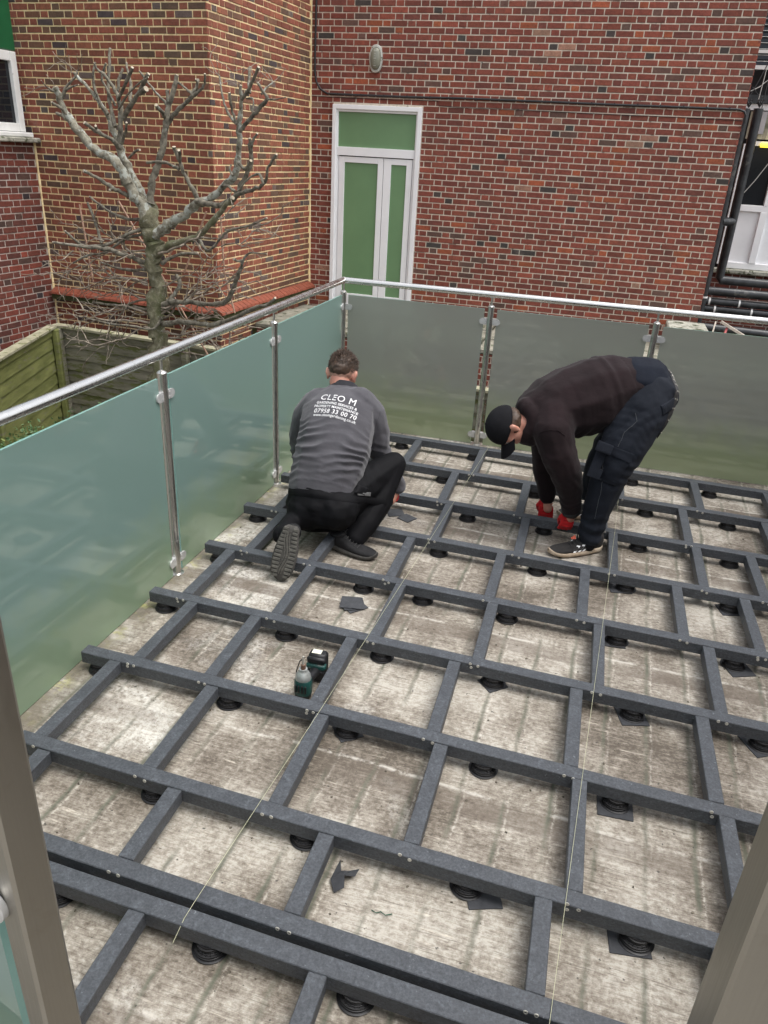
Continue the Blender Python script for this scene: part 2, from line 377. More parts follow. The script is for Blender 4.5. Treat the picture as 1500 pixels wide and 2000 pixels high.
# square rubber pads peeping out from under some pedestals
def pad_mesh(s,rr,curl=.002):
    V=[];n=6
    for a in range(n+1):
        for c in range(n+1):
            x=(a/n-.5)*s; y=(c/n-.5)*s; d=max(abs(x),abs(y))/s*2
            V.append((x+rr.uniform(-.0008,.0008),y+rr.uniform(-.0008,.0008),.0005+curl*max(0,d-.5)*rr.uniform(.3,1.5)))
    F=[(a*(n+1)+c,(a+1)*(n+1)+c,(a+1)*(n+1)+c+1,a*(n+1)+c+1) for a in range(n) for c in range(n)]
    N0=len(V); V+=[(x,y,z+.0028) for x,y,z in V]; F2=[tuple(reversed(f)) for f in F]; F+=[tuple(i+N0 for i in f) for f in F]; F=F2+F[len(F2):]
    br=[a*(n+1) for a in range(n+1)]+[n*(n+1)+c for c in range(1,n+1)]+[a*(n+1)+n for a in range(n-1,-1,-1)]+[c for c in range(n-1,0,-1)]
    for a,b in zip(br,br[1:]+br[:1]): F.append((a,b,b+N0,a+N0))
    return MB().add(V,F)
PADSPEC=[(7,3,.125,.15,-.02,-.0),(7,2,.11,.35,.05,-.012),(6,4,.13,.05,.0,-.01),(6,1+1,.10,.7,0,0),(6,2,.12,.9,.01,-.02),(5,4,.12,.3,0,-.01),(4,5,.12,.4,.02,-.02),(4,4,.12,.1,-.02,.0),(5,5,.13,.5,0,0),(3,4,.11,.3,0,-.01),(5,3,.10,.75,0,-.008),(3,3,.12,.2,-.03,.0)]
seen=set()
for (i,k,s,a,dx,dy) in PADSPEC:
    s*=.9
    if (i,k) in seen: continue
    seen.add((i,k)); P=[p for p in PADS if p[0]==i and p[1]==k]
    if not P: continue
    _,_,x,y=P[0]; rr=random.Random(i*9+k)
    o=pad_mesh(s,rr,.001).build('rubber_pad',M_RUBBER); o.location=(x+dx,y+dy,0.0003); o.rotation_euler=(0,0,a)
    tag(o,'black pad under the %s pedestal from left on the %s joist from the back'%(ORD[k],ORD[i]),'rubber pad','rubber pads under the pedestals')
# loose pads and scraps
for j,(px,py,s,a,lab) in enumerate([(772,1002,.10,.5,'flat grey rubber pad on the roof just right of the crouching man'),(795,1013,.085,1.1,'smaller dark rubber pad lying beside the flat one right of the crouching man')]):
    c=atz(px,py,0); o=pad_mesh(s,random.Random(j),.004).build('rubber_pad',M_RUBBER); o.location=(c.x,c.y,.0004); o.rotation_euler=(0,0,a); tag(o,lab,'rubber pad')
for j,(dx,dy,a,lab) in enumerate([(.012,-.004,.75,'bottom rubber pad of the small fanned stack in the middle of the roof'),(.008,.002,.35,'middle rubber pad of the small fanned stack in the middle of the roof'),(-.004,.004,.1,'top rubber pad of the small fanned stack in the middle of the roof')]):
    c=atz(687,1182,0); o=pad_mesh(.10,random.Random(j+9),.003).build('rubber_pad',M_RUBBER); o.location=(c.x+dx,c.y+dy,.0004+j*.0042); o.rotation_euler=(0,0,a+.1); tag(o,lab,'rubber pad','stack of three pads')
c=atz(672,1718,0); rr=random.Random(3); V=[(-.030,.055,.004),(-.034,-.02,.012),(-.012,-.052,.004),(.012,-.040,.02),(.004,-.012,.034),(.030,.006,.016),(.036,.026,.026),(.008,.022,.012),(.0,.004,.03),(-.014,.012,.016)]
F=[(0,1,9),(1,2,3),(1,3,4),(1,4,8),(1,8,9),(4,5,6),(4,6,7),(4,7,8),(8,7,9)]
bm=bmesh.new(); vv=[bm.verts.new((x*1.05,y*1.05,z)) for x,y,z in V]; [bm.faces.new([vv[i] for i in f]) for f in F]
me=D.meshes.new('scrap'); bm.to_mesh(me); bm.free(); me.materials.append(M_RUBBER); o=D.objects.new('rubber_scrap',me); COL.objects.link(o); o.location=(c.x,c.y,.002)
md=o.modifiers.new('s','SOLIDIFY'); md.thickness=.003
tag(o,'torn and folded scrap of black rubber lying on the roof near the front','scrap')
gb=MB(); rr=random.Random(44)
for k in range(420):
    x=rr.uniform(.05,3.2); y=rr.uniform(-4.6,-.1) if rr.random()<.6 else rr.choice([rowy(i,x)-.045 for i in range(10)])+rr.gauss(0,.012); a=rr.uniform(.0012,.0042)
    M=Matrix.Translation((x,y,a*.4))@Matrix.Rotation(rr.uniform(0,6),4,'Z'); gb.box((-a,-a*rr.uniform(.4,1),-a*.4),(a,a*rr.uniform(.4,1),a*rr.uniform(.2,.7)),M=M)
tag(gb.build('grit',simple('grit',(.03,.027,.02),(.20,.17,.13),90,.9,bmp=0)),'loose grit and swarf scattered over the roof','grit',kind='stuff')
c=atz(745,1787,0); gb=MB(); gb.tube([(c.x-.03,c.y+.004,.003),(c.x-.015,c.y-.006,.010),(c.x-.004,c.y+.006,.004),(c.x+.012,c.y-.004,.009),(c.x+.028,c.y+.010,.003)],.0016,5)
tag(gb.build('wire_scrap',simple('green_wire',(.02,.07,.04),(.03,.10,.06),40,.5),None,True),'tiny twisted bit of green wire on the roof near the front','wire')
# ---------------------------------------------------------------- strings
def string(name,pts,label):
    pts=[(jx(x),jy(y),z) for x,y,z in pts]
    mb=MB(); mb.tube(pts,.0007,6); tag(mb.build(name,M_STRING,None,True),label,'string line')
zt=JH+.004
string('string_line',[(1.226,-.30,zt-.02),(1.222,-.345,zt+.001),(1.153,-1.79,zt),(1.076,-3.34,zt),(1.03,-4.15,zt),(1.028,-4.212,zt+.001),(1.026,-4.27,.075)],'thin string pulled over the joists just right of the crouching man')
string('string_line',[(2.128,-.30,zt-.02),(2.127,-.345,zt+.001),(2.098,-1.3,zt),(2.05,-2.39,zt),(2.00,-3.5,zt),(1.968,-4.215,zt+.001),(1.95,-4.7,zt)],'yellow string pulled over the joists past the bending man')
kn=MB()
for kx,ky in ((jx(1.226),jy(-.342)),):
    kn.tube([(kx-.02,ky+.03,zt),(kx-.004,ky,zt+.006),(kx+.012,ky+.022,zt+.012),(kx+.02,ky-.01,zt+.004),(kx-.012,ky-.012,zt+.003)],.0011,6)
tag(kn.build('string_knot',M_STRING,None,True),'knotted string end on the joist beside the cap of the bending man','string')
# ---------------------------------------------------------------- balustrade
bal=tag(empty('glass_balustrade',(0,0,0)),'stainless steel and frosted glass balustrade round the back and left of the roof','balustrade')
HR=.0215
rp=MB(); rp.tube([(0,-4.88,1.10),(0,-.02,1.10),(.0,.0,1.10)],HR,20); rp.build('handrail',M_RAIL,bal,True)
rp=MB(); rp.tube([(0.001,0,1.10),(4.32,0,1.10)],HR,20); rp.build('handrail',M_RAIL,bal,True)
el=MB(); el.lathe([(0,-.0235),(.012,-.0215),(.0205,-.012),(.0235,0),(.0205,.012),(.012,.0215),(0,.0235)],Matrix.Translation((0,0,1.1)),16); el.build('elbow',M_STEEL,bal,True)
cl=MB()
for y in (-.9,-1.9,-2.7,-3.5): 
    cl.tube([(0,y,1.10),(0,y-.006,1.10)],HR+.0006,20)
tag(cl.build('rail_joints',M_STEEL,bal,True),kind='stuff')
def clamp(post,x,y,z,t,n,org):
    """two-plate glass clamp reaching from the post along t"""
    t=Vector(t); n=Vector(n); M=Matrix.Identity(4)
    for i in range(3): M[i][0]=t[i]; M[i][1]=(0,0,1)[i]; M[i][2]=n[i]; M[i][3]=(x,y,z)[i]
    pl=[(.020,-.021),(.052,-.021)]+[(.052+.021*math.sin(a),-.021*math.cos(a)) for a in [math.pi*k/10 for k in range(1,10)]]+[(.052,.021),(.020,.021)]
    mb=MB()
    mb.prism(pl,.0065,.0145,M); mb.prism(pl,-.0145,-.0065,M); mb.prism([(.018,-.021),(.040,-.021),(.040,.021),(.018,.021)],-.0065,.0065,M)
    for sz in (-.010,.010):
        for sgn in (1,-1):
            mb.lathe([(.0048,0),(.0048,.0016),(.0022,.0016),(.0022,.0004),(0,.0004)],M@Matrix.Translation((.030,sz,.0145*sgn))@(Matrix.Identity(4) if sgn>0 else Matrix.Rotation(math.pi,4,'X')),8)
    mb.build('clamp',M_CLAMP,post,True,30)
def post(x,y,dirs):
    mb=MB(); mb.tube([(x,y,0),(x,y,.185)],.0212,20); mb.tube([(x,y,.189),(x,y,1.012)],.0212,20); mb.tube([(x,y,.185),(x,y,.189)],.0198,20,caps=False)
    mb.lathe([(.0212,1.012),(.0235,1.013),(.0235,1.019),(.017,1.026),(.008,1.030),(.0065,1.031),(.0065,1.082)],Matrix.Translation((x,y,0)),20)
    mb.lathe([(.035,.0),(.035,.003),(.024,.006)],Matrix.Translation((x,y,0)),20)
    mb.box((x-.014,y-.014,1.078),(x+.014,y+.014,1.084))
    p=mb.build('post',M_STEEL,bal,True,35)
    for (tx,ty) in dirs:
        nn=(ty,-tx,0)
        for z in (.915,.078): clamp(p,x,y,z,(tx,ty,0),nn,None)
BX=[0,1.087,2.192,3.29,4.28]
post(0,0,[(1,0),(0,-1)])
for x in BX[1:]: post(x,0,[(-1,0),(1,0)] if x<4 else [(-1,0)])
LY=[0,-1.255,-2.480,-3.70,-4.86]
for y in LY[1:]: post(0,y,[(0,1),(0,-1)] if y>-4.8 else [(0,1)])
def pane(lo,hi,mat):
    mb=MB(); x0,y0,z0=lo; x1,y1,z1=hi
    if x1-x0>y1-y0:
        y0,y1=y0,y1
    mb.box(lo,hi); o=mb.build('glass_pane',[mat,M_GEDGE],bal)
    thin=0 if x1-x0<y1-y0 else 1
    for p in o.data.polygons:
        if abs(p.normal[thin])<.5: p.material_index=1
gaps=[.045,.045]
for a,b in zip(BX,BX[1:]): pane((a+(.045 if a else .04),-.0055,.005),(b-.045,.0055,1.0),M_GLASSB)
for a,b in zip(LY,LY[1:]): pane((-.0055,b+.045,.004),(.0055,a-.045,1.002),M_GLASS)
# ---------------------------------------------------------------- landing the picture is taken from
M_CONC=simple('landing_concrete',(.22,.21,.19),(.34,.32,.29),4,.85,bmp=.3,bd=.004)
lb=MB(); lb.box((-.3,-7.4,-2.0),(6.4,-4.965,.0)); lb.box((-.3,-7.4,.0035),(6.4,-4.975,.45)); struct(lb.build('landing',M_CONC))
def gatepost(x,y,rot,lab,side):
    r=tag(empty('gate_post',(x,y,.45)),lab,'post','square steel posts at the opening')
    M=Matrix.Translation((x,y,0))@Matrix.Rotation(rot,4,'Z')
    MU=Matrix.Translation((x,y,0))@Matrix.Rotation(-.315 if side<0 else .12,4,'Z'); hw=.0238 if side<0 else .026
    mb=MB(); mb.box((-hw,-hw,.45),(hw,hw,1.56),M=MU,bev=.004); mb.build('upright',M_GATEPOST,r,True,30)
    mb=MB(); mb.box((-.06,-.06,.4505),(.06,.06,.458),M=M,bev=.002); mb.box((-.029,-.029,1.5605),(.029,.029,1.572),M=M,bev=.002); mb.build('base_plate',M_STEEL,r,True,30)
    for z in ((1.10,.62) if side<0 else (1.335,.62)):
        mb=MB(); Mc=Matrix.Translation((x+side*.026,y-.000,z))@Matrix.Rotation(math.radians(90),4,'X')
        d=side
        Mz=M@Matrix.Translation((side*(.030 if side<0 else .036),-.016 if side<0 else 0,z))@Matrix.Rotation(math.radians(90),4,'X')
        for s in (1,-1): mb.lathe([(.0235,0),(.0245,.001),(.0245,.009),(.022,.0105),(0,.0105)],Mz@Matrix.Translation((0,0,.0065*s))@(Matrix.Identity(4) if s>0 else Matrix.Rotation(math.pi,4,'X')),24)
        mb.tube([M@Vector((side*.024,0,z)),M@Vector((side*.045,0,z))],.009,12); mb.build('clamp',M_CLAMP,r,True,30)
        mb=MB(); mb.lathe([(.0225,-.0063),(.0225,.0063)],Mz,20); mb.build('gasket',M_BLACKP,r,True)
    mb=MB(); lo=(.05,-.005,.50); hi=(1.15,.005,1.50)
    if side<0: lo=(-1.15,-.005,.50); hi=(-.062,.005,1.50)
    mb.box(lo,hi,M=M); o=mb.build('glass_pane',[M_GLASS,M_GEDGE],r)
    for p in o.data.polygons:
        if abs(p.normal.dot(M.to_3x3()@Vector((0,1,0))))<.5: p.material_index=1
gatepost(1.254,-4.866,-.12,'near steel post with round glass clamp at the left edge of the picture',-1)
gatepost(2.052,-4.80,.10,'near steel post leaning across the bottom right corner of the picture',1)
# ---------------------------------------------------------------- brick walls
def mat_brick(name,rough=.85):
    m,nt,b=nodes(name); v=coords(nt); at_=N(nt,'Attribute',attribute_name='tint')
    f=noi(nt,v,45,6,.75); f2=noi(nt,v,11,5,.7,.5)
    c=mix(nt,1.0,at_.outputs['Color'],ramp(nt,f,[(.28,.62),(.5,1.0),(.72,1.28)]),'MULTIPLY')
    c=mix(nt,1.0,c,ramp(nt,f2,[(.3,.78),(.65,1.15)]),'MULTIPLY')
    ef=ramp(nt,noi(nt,v,2.6,6,.75),[(.63,0),(.78,.28)]); c=mix(nt,ef,c,(.42,.34,.29))
    dk=ramp(nt,noi(nt,v,1.2,6,.7),[(.30,.45),(.42,0)]); c=mix(nt,dk,c,(.05,.035,.03))
    nt.links.new(c,b.inputs['Base Color']); b.inputs['Roughness'].default_value=rough
    n1=bump(nt,None,f,.6,.004); bump(nt,b,noi(nt,v,130,3,.7),.4,.001,n1); return m
M_BRICK=mat_brick('brick_face')
def mat_mortar(name,c1,c2):
    return simple(name,c1,c2,20,.92,bmp=.6,bd=.004,spots=(5,tuple(x*.45 for x in c1),.62))
M_MORT_R=mat_mortar('mortar_grey',(.58,.51,.41),(.78,.70,.58)); M_MORT_Y=mat_mortar('mortar_yellow',(.78,.60,.31),(.92,.77,.47)); M_MORT_P=mat_mortar('mortar_pink',(.42,.36,.31),(.58,.51,.45))
BAD=D.materials.get('x')
def pick(pal,rr):
    u=rr.random()*sum(p[0] for p in pal)
    for p in pal:
        u-=p[0]
        if u<=0: c=p[1]; break
    k=rr.uniform(.95,1.35); return (c[0]*k*rr.uniform(.92,1.08),c[1]*k,c[2]*k)
PAL_R=[(60,(.165,.044,.029)),(26,(.195,.052,.032)),(14,(.130,.040,.029)),(5,(.26,.068,.030)),(6,(.095,.050,.038)),(3,(.045,.036,.032)),(1.2,(.27,.14,.095))]
PAL_Y=[(60,(.182,.056,.033)),(20,(.215,.070,.038)),(18,(.135,.062,.036)),(8,(.10,.056,.036)),(4,(.052,.036,.036)),(3,(.10,.070,.06))]
PAL_P=[(60,(.135,.036,.024)),(24,(.100,.032,.024)),(10,(.175,.042,.026)),(12,(.066,.034,.026)),(7,(.032,.024,.026))]
def brick_wall(name,label,A,B,nrm,z0,z1,pal,mort,holes=(),cat='wall',n_single=300,phase=0,seed=1,parent=None,ztop_course=0,dirt=None,thick=.2):
    A=Vector((A[0],A[1],0)); B=Vector((B[0],B[1],0)); T=(B-A).normalized(); L=(B-A).length; n=Vector((nrm[0],nrm[1],0)).normalized()
    root=parent or tag(empty(name,(0,0,0)),label,cat)
    M=Matrix.Identity(4)
    for i in range(3): M[i][0]=T[i]; M[i][1]=n[i]; M[i][2]=(0,0,1)[i]; M[i][3]=A[i]
    rr=random.Random(seed)
    # mortar bed, split round the openings
    mb=MB(); xs=sorted(set([0,L]+[h[0] for h in holes]+[h[1] for h in holes])); 
    for a,b in zip(xs,xs[1:]):
        if b<=0 or a>=L: continue
        zc=[(z0,z1)]
        for h in holes:
            if h[0]<=a+1e-6 and h[1]>=b-1e-6:
                nz=[]
                for c,d in zc:
                    if h[3]<=c or h[2]>=d: nz.append((c,d)); continue
                    if h[2]>c: nz.append((c,h[2]))
                    if h[3]<d: nz.append((h[3],d))
                zc=nz
        for c,d in zc: mb.box((a+(.0085 if a==0 else 0),-thick,c),(b-(.0085 if b==L else 0),-.0065,d),M=M)
    mb.build('mortar',mort,root)
    bricks=[]
    k0=math.floor(z0/.075); k=k0
    while k*.075<z1-.01:
        zb=k*.075+.0065; zt_=min(zb+(.0605 if mort is M_MORT_Y else .062),z1)
        row=(k%2); x=-.3375+ (phase%.3375); seq=[]
        if row: x+=.16875
        while x<L:
            seq.append((x,x+.213)); seq.append((x+.2255,x+.325)); x+=.3375
        for a,b in seq:
            if b<=.03 or a>=L-.03: continue
            a=max(a,.003 if a<0 else a); b=min(b,L-.003 if b>L else b)
            # queen closers at the ends
            segs=[(a,b)]
            for h in holes:
                if zt_>h[2]+.01 and zb<h[3]-.01:
                    ns=[]
                    for c,d in segs:
                        if d<=h[0] or c>=h[1]: ns.append((c,d)); continue
                        if c<h[0]-.03: ns.append((c,h[0]-.008))
                        if d>h[1]+.03: ns.append((h[1]+.008,d))
                    segs=ns
            for c,d in segs:
                if d-c>.025: bricks.append((c,d,zb,zt_))
        k+=1
    def geo(c,d,zb,zt_,sh=False):
        j=lambda s=.0016: rr.uniform(-s,s)
        o=rr.uniform(-.0015,.0025); e=.0035
        P=[(c+j(),zb+j()),(d+j(),zb+j()),(d+j(),zt_+j()),(c+j(),zt_+j())]
        V=[];
        for x,z in P: V.append(M@Vector((x,-.03,z)))
        for x,z in P: V.append(M@Vector((x,o-.004,z)))
        cx,cz=(c+d)/2,(zb+zt_)/2
        for x,z in P: V.append(M@Vector((x+(e if x<cx else -e)*rr.uniform(.5,1.8),o+rr.uniform(-.0008,.0008),z+(e if z<cz else -e)*rr.uniform(.5,1.6))))
        F=[(8,9,10,11)]
        for i in range(4):
            i2=(i+1)%4; F.append((i,i2,4+i2,4+i)); F.append((4+i,4+i2,8+i2,8+i))
        return V,F
    vis=[]
    for q_,bk in enumerate(bricks):
        cpt=M@Vector(((bk[0]+bk[1])/2,0,(bk[2]+bk[3])/2)); p=topx(cpt)
        ok=0<p[0]<1500 and 0<p[1]<2000 and p[2]>0
        if ok and cpt.z>vis_min(cpt): vis.append((p[2]*(1.0 if bk[1]-bk[0]>.18 else 1.02),q_))
    vis.sort(); S=set(q_ for _,q_ in vis[:n_single])
    bigV=[];bigF=[];bigC=[]
    for q_,bk in enumerate(bricks):
        V,F=geo(*bk); c=pick(pal,rr)
        if bk[1]-bk[0]>.16 and sum(c)<.14 and rr.random()<.7: c=pick(pal[:3],rr)
        if dirt:
            cpt=M@Vector(((bk[0]+bk[1])/2,0,(bk[2]+bk[3])/2)); c=dirt(cpt,c,rr)
        if q_ in S:
            o=mesh('brick',V,F,M_BRICK,root); at_=o.data.color_attributes.new('tint','FLOAT_COLOR','POINT')
            at_.data.foreach_set('color',[*c,1]*len(V)); flip(o.data,n)
        else:
            k=len(bigV); bigV+=V; bigF+=[tuple(i+k for i in f) for f in F]; bigC+=[*c,1]*len(V)
    if bigV:
        o=mesh('bricks_beyond',bigV,bigF,M_BRICK,root); at_=o.data.color_attributes.new('tint','FLOAT_COLOR','POINT'); at_.data.foreach_set('color',bigC); flip(o.data,n); tag(o,kind='stuff')
    return root,M
def flip(me,n):
    # faces were wound for one handedness; turn them outwards if needed
    if me.polygons[0].normal.dot(n)<0: me.flip_normals()
def vis_min(p): return -.25
# building: turned 4 degrees against the roof on its left part
TH=math.radians(3.9); E1=Vector((math.cos(TH),-math.sin(TH),0)); E2=Vector((math.sin(TH),math.cos(TH),0))
YW=5.85
INx=at(606.5,200,YW).x; INN=Vector((INx,YW,0)); LEN3=2.61
BC=INN-E2*LEN3                         # outer corner of the bay
WC=BC-E1*2.53                           # corner with the left wing
RX=at(1430,330,YW).x
door_l=at(650,300,YW).x; door_r=at(814,400,YW).x; door_t=at(738,207,YW).z; door_b=-.20
def mossy(cpt,c,rr):
    t=max(0,1-abs(cpt.z-.16)/.11)*rr.uniform(.4,1)
    if cpt.z<.05: c=tuple(a*.75 for a in c)
    return tuple(a*(1-t)+b*t for a,b in zip(c,(.05,.048,.03)))
def soot(cpt,c,rr):
    return c
hx=lambda x:x-INx
brick_wall('brick_wall','long red brick wall with pale mortar behind the back glass',(INx,YW),(RX,YW),(0,-1),-.35,4.6,PAL_R,M_MORT_R,[(door_l-INx,door_r-INx,-.5,door_t)],seed=3,phase=.11)
brick_wall('brick_wall','side face of the brown brick bay with yellow mortar, left of the green door',BC,INN,(E1.x,E1.y),-2.0,4.6,PAL_Y,M_MORT_Y,seed=4,phase=.05,dirt=mossy)
brick_wall('brick_wall','front face of the brown brick bay with yellow mortar behind the bare tree',WC-E1*.25,BC,(-E2.x,-E2.y),-2.0,4.6,PAL_Y,M_MORT_Y,seed=5,phase=.02,dirt=mossy)
SILL=1.90
WL=WC-E2*5.0
brick_wall('brick_wall','dark red brick wall with pinkish mortar under the window at the left edge',WL,WC,(E1.x,E1.y),-2.0,SILL,PAL_P,M_MORT_P,seed=6,phase=.08)
# yellow mortar fillets in the two inner corners
for (P,z0,z1,lab,mm) in ((WC,-1.0,SILL,'yellow mortar fillet down the corner of the bay and the left wing',M_MORT_Y),(INN,.1,4.6,'yellow mortar fillet down the corner of the bay and the long red wall',M_MORT_Y)):
    mb=MB(); rr=random.Random(2); n=40; 
    pts=[Vector((P.x+.006,P.y-.006,z0+(z1-z0)*k/n)) for k in range(n+1)]
    mb.tube(pts,[.014+rr.uniform(-.004,.004) for _ in pts],7); tag(mb.build('mortar_fillet',mm),lab,'mortar joint')
# back of the right wing corner, going away
brick_wall('brick_wall','narrow return of the red wall beside the black pipes at right',(RX,YW),(RX,YW+2.2),(1,0),-.35,4.6,PAL_R,M_MORT_R,seed=8)
# ---------------------------------------------------------------- tiled ledge of the bay
M_TILE=simple('quarry_tile',(.19,.052,.030),(.29,.080,.044),18,.6,bmp=.2,bd=.002,spots=(9,(.16,.05,.03),.60))
M_MOSS=simple('moss',(.035,.042,.012),(.09,.10,.03),30,.95,bmp=1,bd=.02)
led=tag(empty('tiled_ledge',(0,0,0)),'projecting ledge of orange clay tiles along the foot of the brick bay','ledge')
def ledge(A,T,n,L,s0,s1):
    M=Matrix.Identity(4)
    for i in range(3): M[i][0]=T[i]; M[i][1]=n[i]; M[i][2]=(0,0,1)[i]; M[i][3]=A[i]
    mb=MB(); prof=[(-.02,-.02),(.10,-.02),(.10,.02),(-.02,.085)]
    x=s0
    mb.prism([(-.01,-.06),(.085,-.06),(.085,.015),(-.01,.085)],s0,s1,M@Matrix(((0,0,1,0),(1,0,0,0),(0,1,0,0),(0,0,0,1))))
    mb.build('mortar',M_MOSS,led)
    rr=random.Random(int(A.x*99)); k=0
    while x<s1-.03:
        w_=min(.105,s1-x); 
        V=[];pr=[(0.004,.088),(.06,.062),(.105,.036),(.112,.010),(.098,.004),(.0,.066)]
        dz=rr.uniform(-.002,.002)
        for xx in (x+.005,x+w_-.005):
            for (o,z) in pr: V.append(M@Vector((xx,o,z+dz)))
        n_=len(pr); F=[tuple(range(n_)),tuple(range(2*n_-1,n_-1,-1))]+[(i,n_+i,n_+(i+1)%n_,(i+1)%n_) for i in range(n_)]
        MB().add(V,F).build('tile',M_TILE,led); x+=w_; k+=1
ledge(Vector((BC.x,BC.y,.035)),E2,E1,LEN3,-.115,LEN3-.02)
ledge(Vector((WC.x,WC.y,.035)),E1,-E2,2.53,.03,2.53+.0)
# ---------------------------------------------------------------- window and green fascia on the left wing
M_WPAINT=simple('white_paint',(.66,.66,.64),(.78,.78,.76),9,.45,bmp=.08,bd=.002,spots=(22,(.25,.24,.20),.66))
M_UPVC=simple('white_upvc',(.80,.80,.81),(.86,.86,.87),3,.25,bmp=.03,bd=.001)
M_GREENP=simple('green_panel',(.135,.245,.120),(.155,.275,.135),2,.38,bmp=.05,bd=.002)
M_GREEND=simple('dark_green_panel',(.010,.095,.035),(.016,.125,.048),2,.35,bmp=.05,bd=.002)
m,nt,b=nodes('window_glass'); b.inputs['Base Color'].default_value=(.012,.014,.017,1); b.inputs['Roughness'].default_value=.04; M_WGLASS=m
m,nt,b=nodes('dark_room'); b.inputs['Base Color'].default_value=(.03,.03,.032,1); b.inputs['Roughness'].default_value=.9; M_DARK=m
M_STONE=simple('sill_stone',(.20,.20,.16),(.50,.49,.42),14,.9,bmp=.6,bd=.008,spots=(8,(.05,.06,.025),.55))
def fmat(A,T,n):
    M=Matrix.Identity(4)
    for i in range(3): M[i][0]=T[i]; M[i][1]=n[i]; M[i][2]=(0,0,1)[i]; M[i][3]=A[i]
    return M
MW=fmat(Vector((WC.x,WC.y,0)),E2,E1)     # x along the wing wall (negative towards the camera), y outwards
WT=2.80
win=tag(empty('window',(0,0,0)),'white wooden window with dark glass at the left edge above the mossy sill','window')
mb=MB(); fo=-.085
mb.box((-.19,fo,SILL+.06),(-.10,fo+.075,WT),M=MW,bev=.004); mb.box((-1.9,fo,SILL+.06),(-1.81,fo+.075,WT),M=MW,bev=.004)
mb.box((-1.81,fo,SILL+.06),(-.19,fo+.072,SILL+.15),M=MW,bev=.004); mb.box((-1.81,fo,WT-.10),(-.19,fo+.072,WT),M=MW,bev=.004); mb.box((-1.03,fo,SILL+.15),(-.97,fo+.07,WT-.10),M=MW,bev=.004)
mb.build('frame',M_WPAINT,win)
for a,b_ in ((-1.81,-1.03),(-.97,-.19)):
    mb=MB(); mb.box((a,fo+.018,SILL+.15),(b_,fo+.026,WT-.10),M=MW); mb.build('pane',M_WGLASS,win)
mb=MB(); mb.box((-2.0,-.02,SILL+.002),(-.07,.075,SILL+.055),M=MW,bev=.01); mb.build('sill_board',M_WPAINT,win)
mb=MB(); mb.box((-2.1,-.10,SILL-.055),(-.005,.115,SILL-.0),M=MW,bev=.012); mb.build('sill',M_STONE,win)
mb=MB(); mb.box((-1.9,-.24,SILL),(-.1,-.2,WT),M=MW); mb.build('dark_sheet',M_DARK,win)  # dark sheet behind the panes stands for the unlit room
mb=MB(); mb.box((-4.9,-.12,WT+.01),(-.085,-.02,4.6),M=MW,bev=.006); tag(mb.build('fascia_panel',M_GREEND),'dark green panel above the window at the top left corner','panel')
mb=MB(); mb.box((-4.9,-.30,SILL-.2),(-2.1,-.10,WT+.2),M=MW);tag(mb.build('pier',M_BRICK),'plain wall beside the left window, outside the picture','wall')
o=bpy.context.scene.objects['pier']; at_=o.data.color_attributes.new('tint','FLOAT_COLOR','POINT'); at_.data.foreach_set('color',[.14,.03,.022,1]*len(o.data.vertices))
# ---------------------------------------------------------------- door
dr=tag(empty('door',(0,0,0)),'white framed double door with green panels in the long red brick wall','door')
dl,drr=door_l,door_r; W=drr-dl
def bxw(x0,x1,z0,z1,y0,y1,bev=.003): return ((x0,y0,z0),(x1,y1,z1),bev)
def dbox(name,mat,*bs):
    mb=MB()
    for lo,hi,bev in bs: mb.box(lo,hi,bev=bev)
    return mb.build(name,mat,dr)
f=.075; yf=YW-.02
tz=at(738,290,YW).z; tz2=at(738,307,YW).z
dbox('frame',M_UPVC,bxw(dl,dl+.055,door_b,door_t,yf-.03,yf+.08),bxw(drr-.055,drr,door_b,door_t,yf-.03,yf+.08),bxw(dl+.055,drr-.055,door_t-.055,door_t,yf-.03,yf+.08),
     bxw(dl+.055,dl+.078,door_b,door_t-.055,yf,yf+.07),bxw(drr-.078,drr-.055,door_b,door_t-.055,yf,yf+.07),bxw(dl+.078,drr-.078,door_t-.085,door_t-.055,yf,yf+.07),bxw(dl+.078,drr-.078,tz2,tz,yf-.005,yf+.07))
dbox('transom_panel',M_GREENP,bxw(dl+.078,drr-.078,tz,door_t-.085,yf+.03,yf+.05,0))
mid=at(745,420,YW).x
def leaf(x0,x1,pl,pr):
    mb=MB(); y0=yf+.008; y1=yf+.06; zt2=tz2-.012; s=.03
    mb.box((x0,y0,door_b),(pl,y1,zt2),bev=.003); mb.box((pr,y0,door_b),(x1,y1,zt2),bev=.003); mb.box((pl,y0+.001,zt2-.075),(pr,y1,zt2),bev=.003); mb.box((pl,y0+.001,door_b),(pr,y1,door_b+.20),bev=.003)
    lf=mb.build('leaf',M_UPVC,dr)
    mb=MB(); mb.box((pl,y0+.018,door_b+.20),(pr,y0+.03,zt2-.075)); mb.build('panel',M_GREENP,lf)
    return lf
sc_=(mid-dl)/ (745-650)
xp=lambda px,py:at(px,py,YW).x
l1=leaf(dl+.10,mid-.004,xp(673,330),xp(738,330)); leaf(mid+.004,drr-.10,xp(764,330),xp(794,330))
dbox('jamb_strips',M_UPVC,bxw(dl+.078,dl+.094,door_b,tz2-.002,yf+.015,yf+.05,.002),bxw(drr-.094,drr-.078,door_b,tz2-.002,yf+.015,yf+.05,.002))
dbox('backing',M_DARK,bxw(dl,drr,door_b,door_t,YW+.08,YW+.12,0))
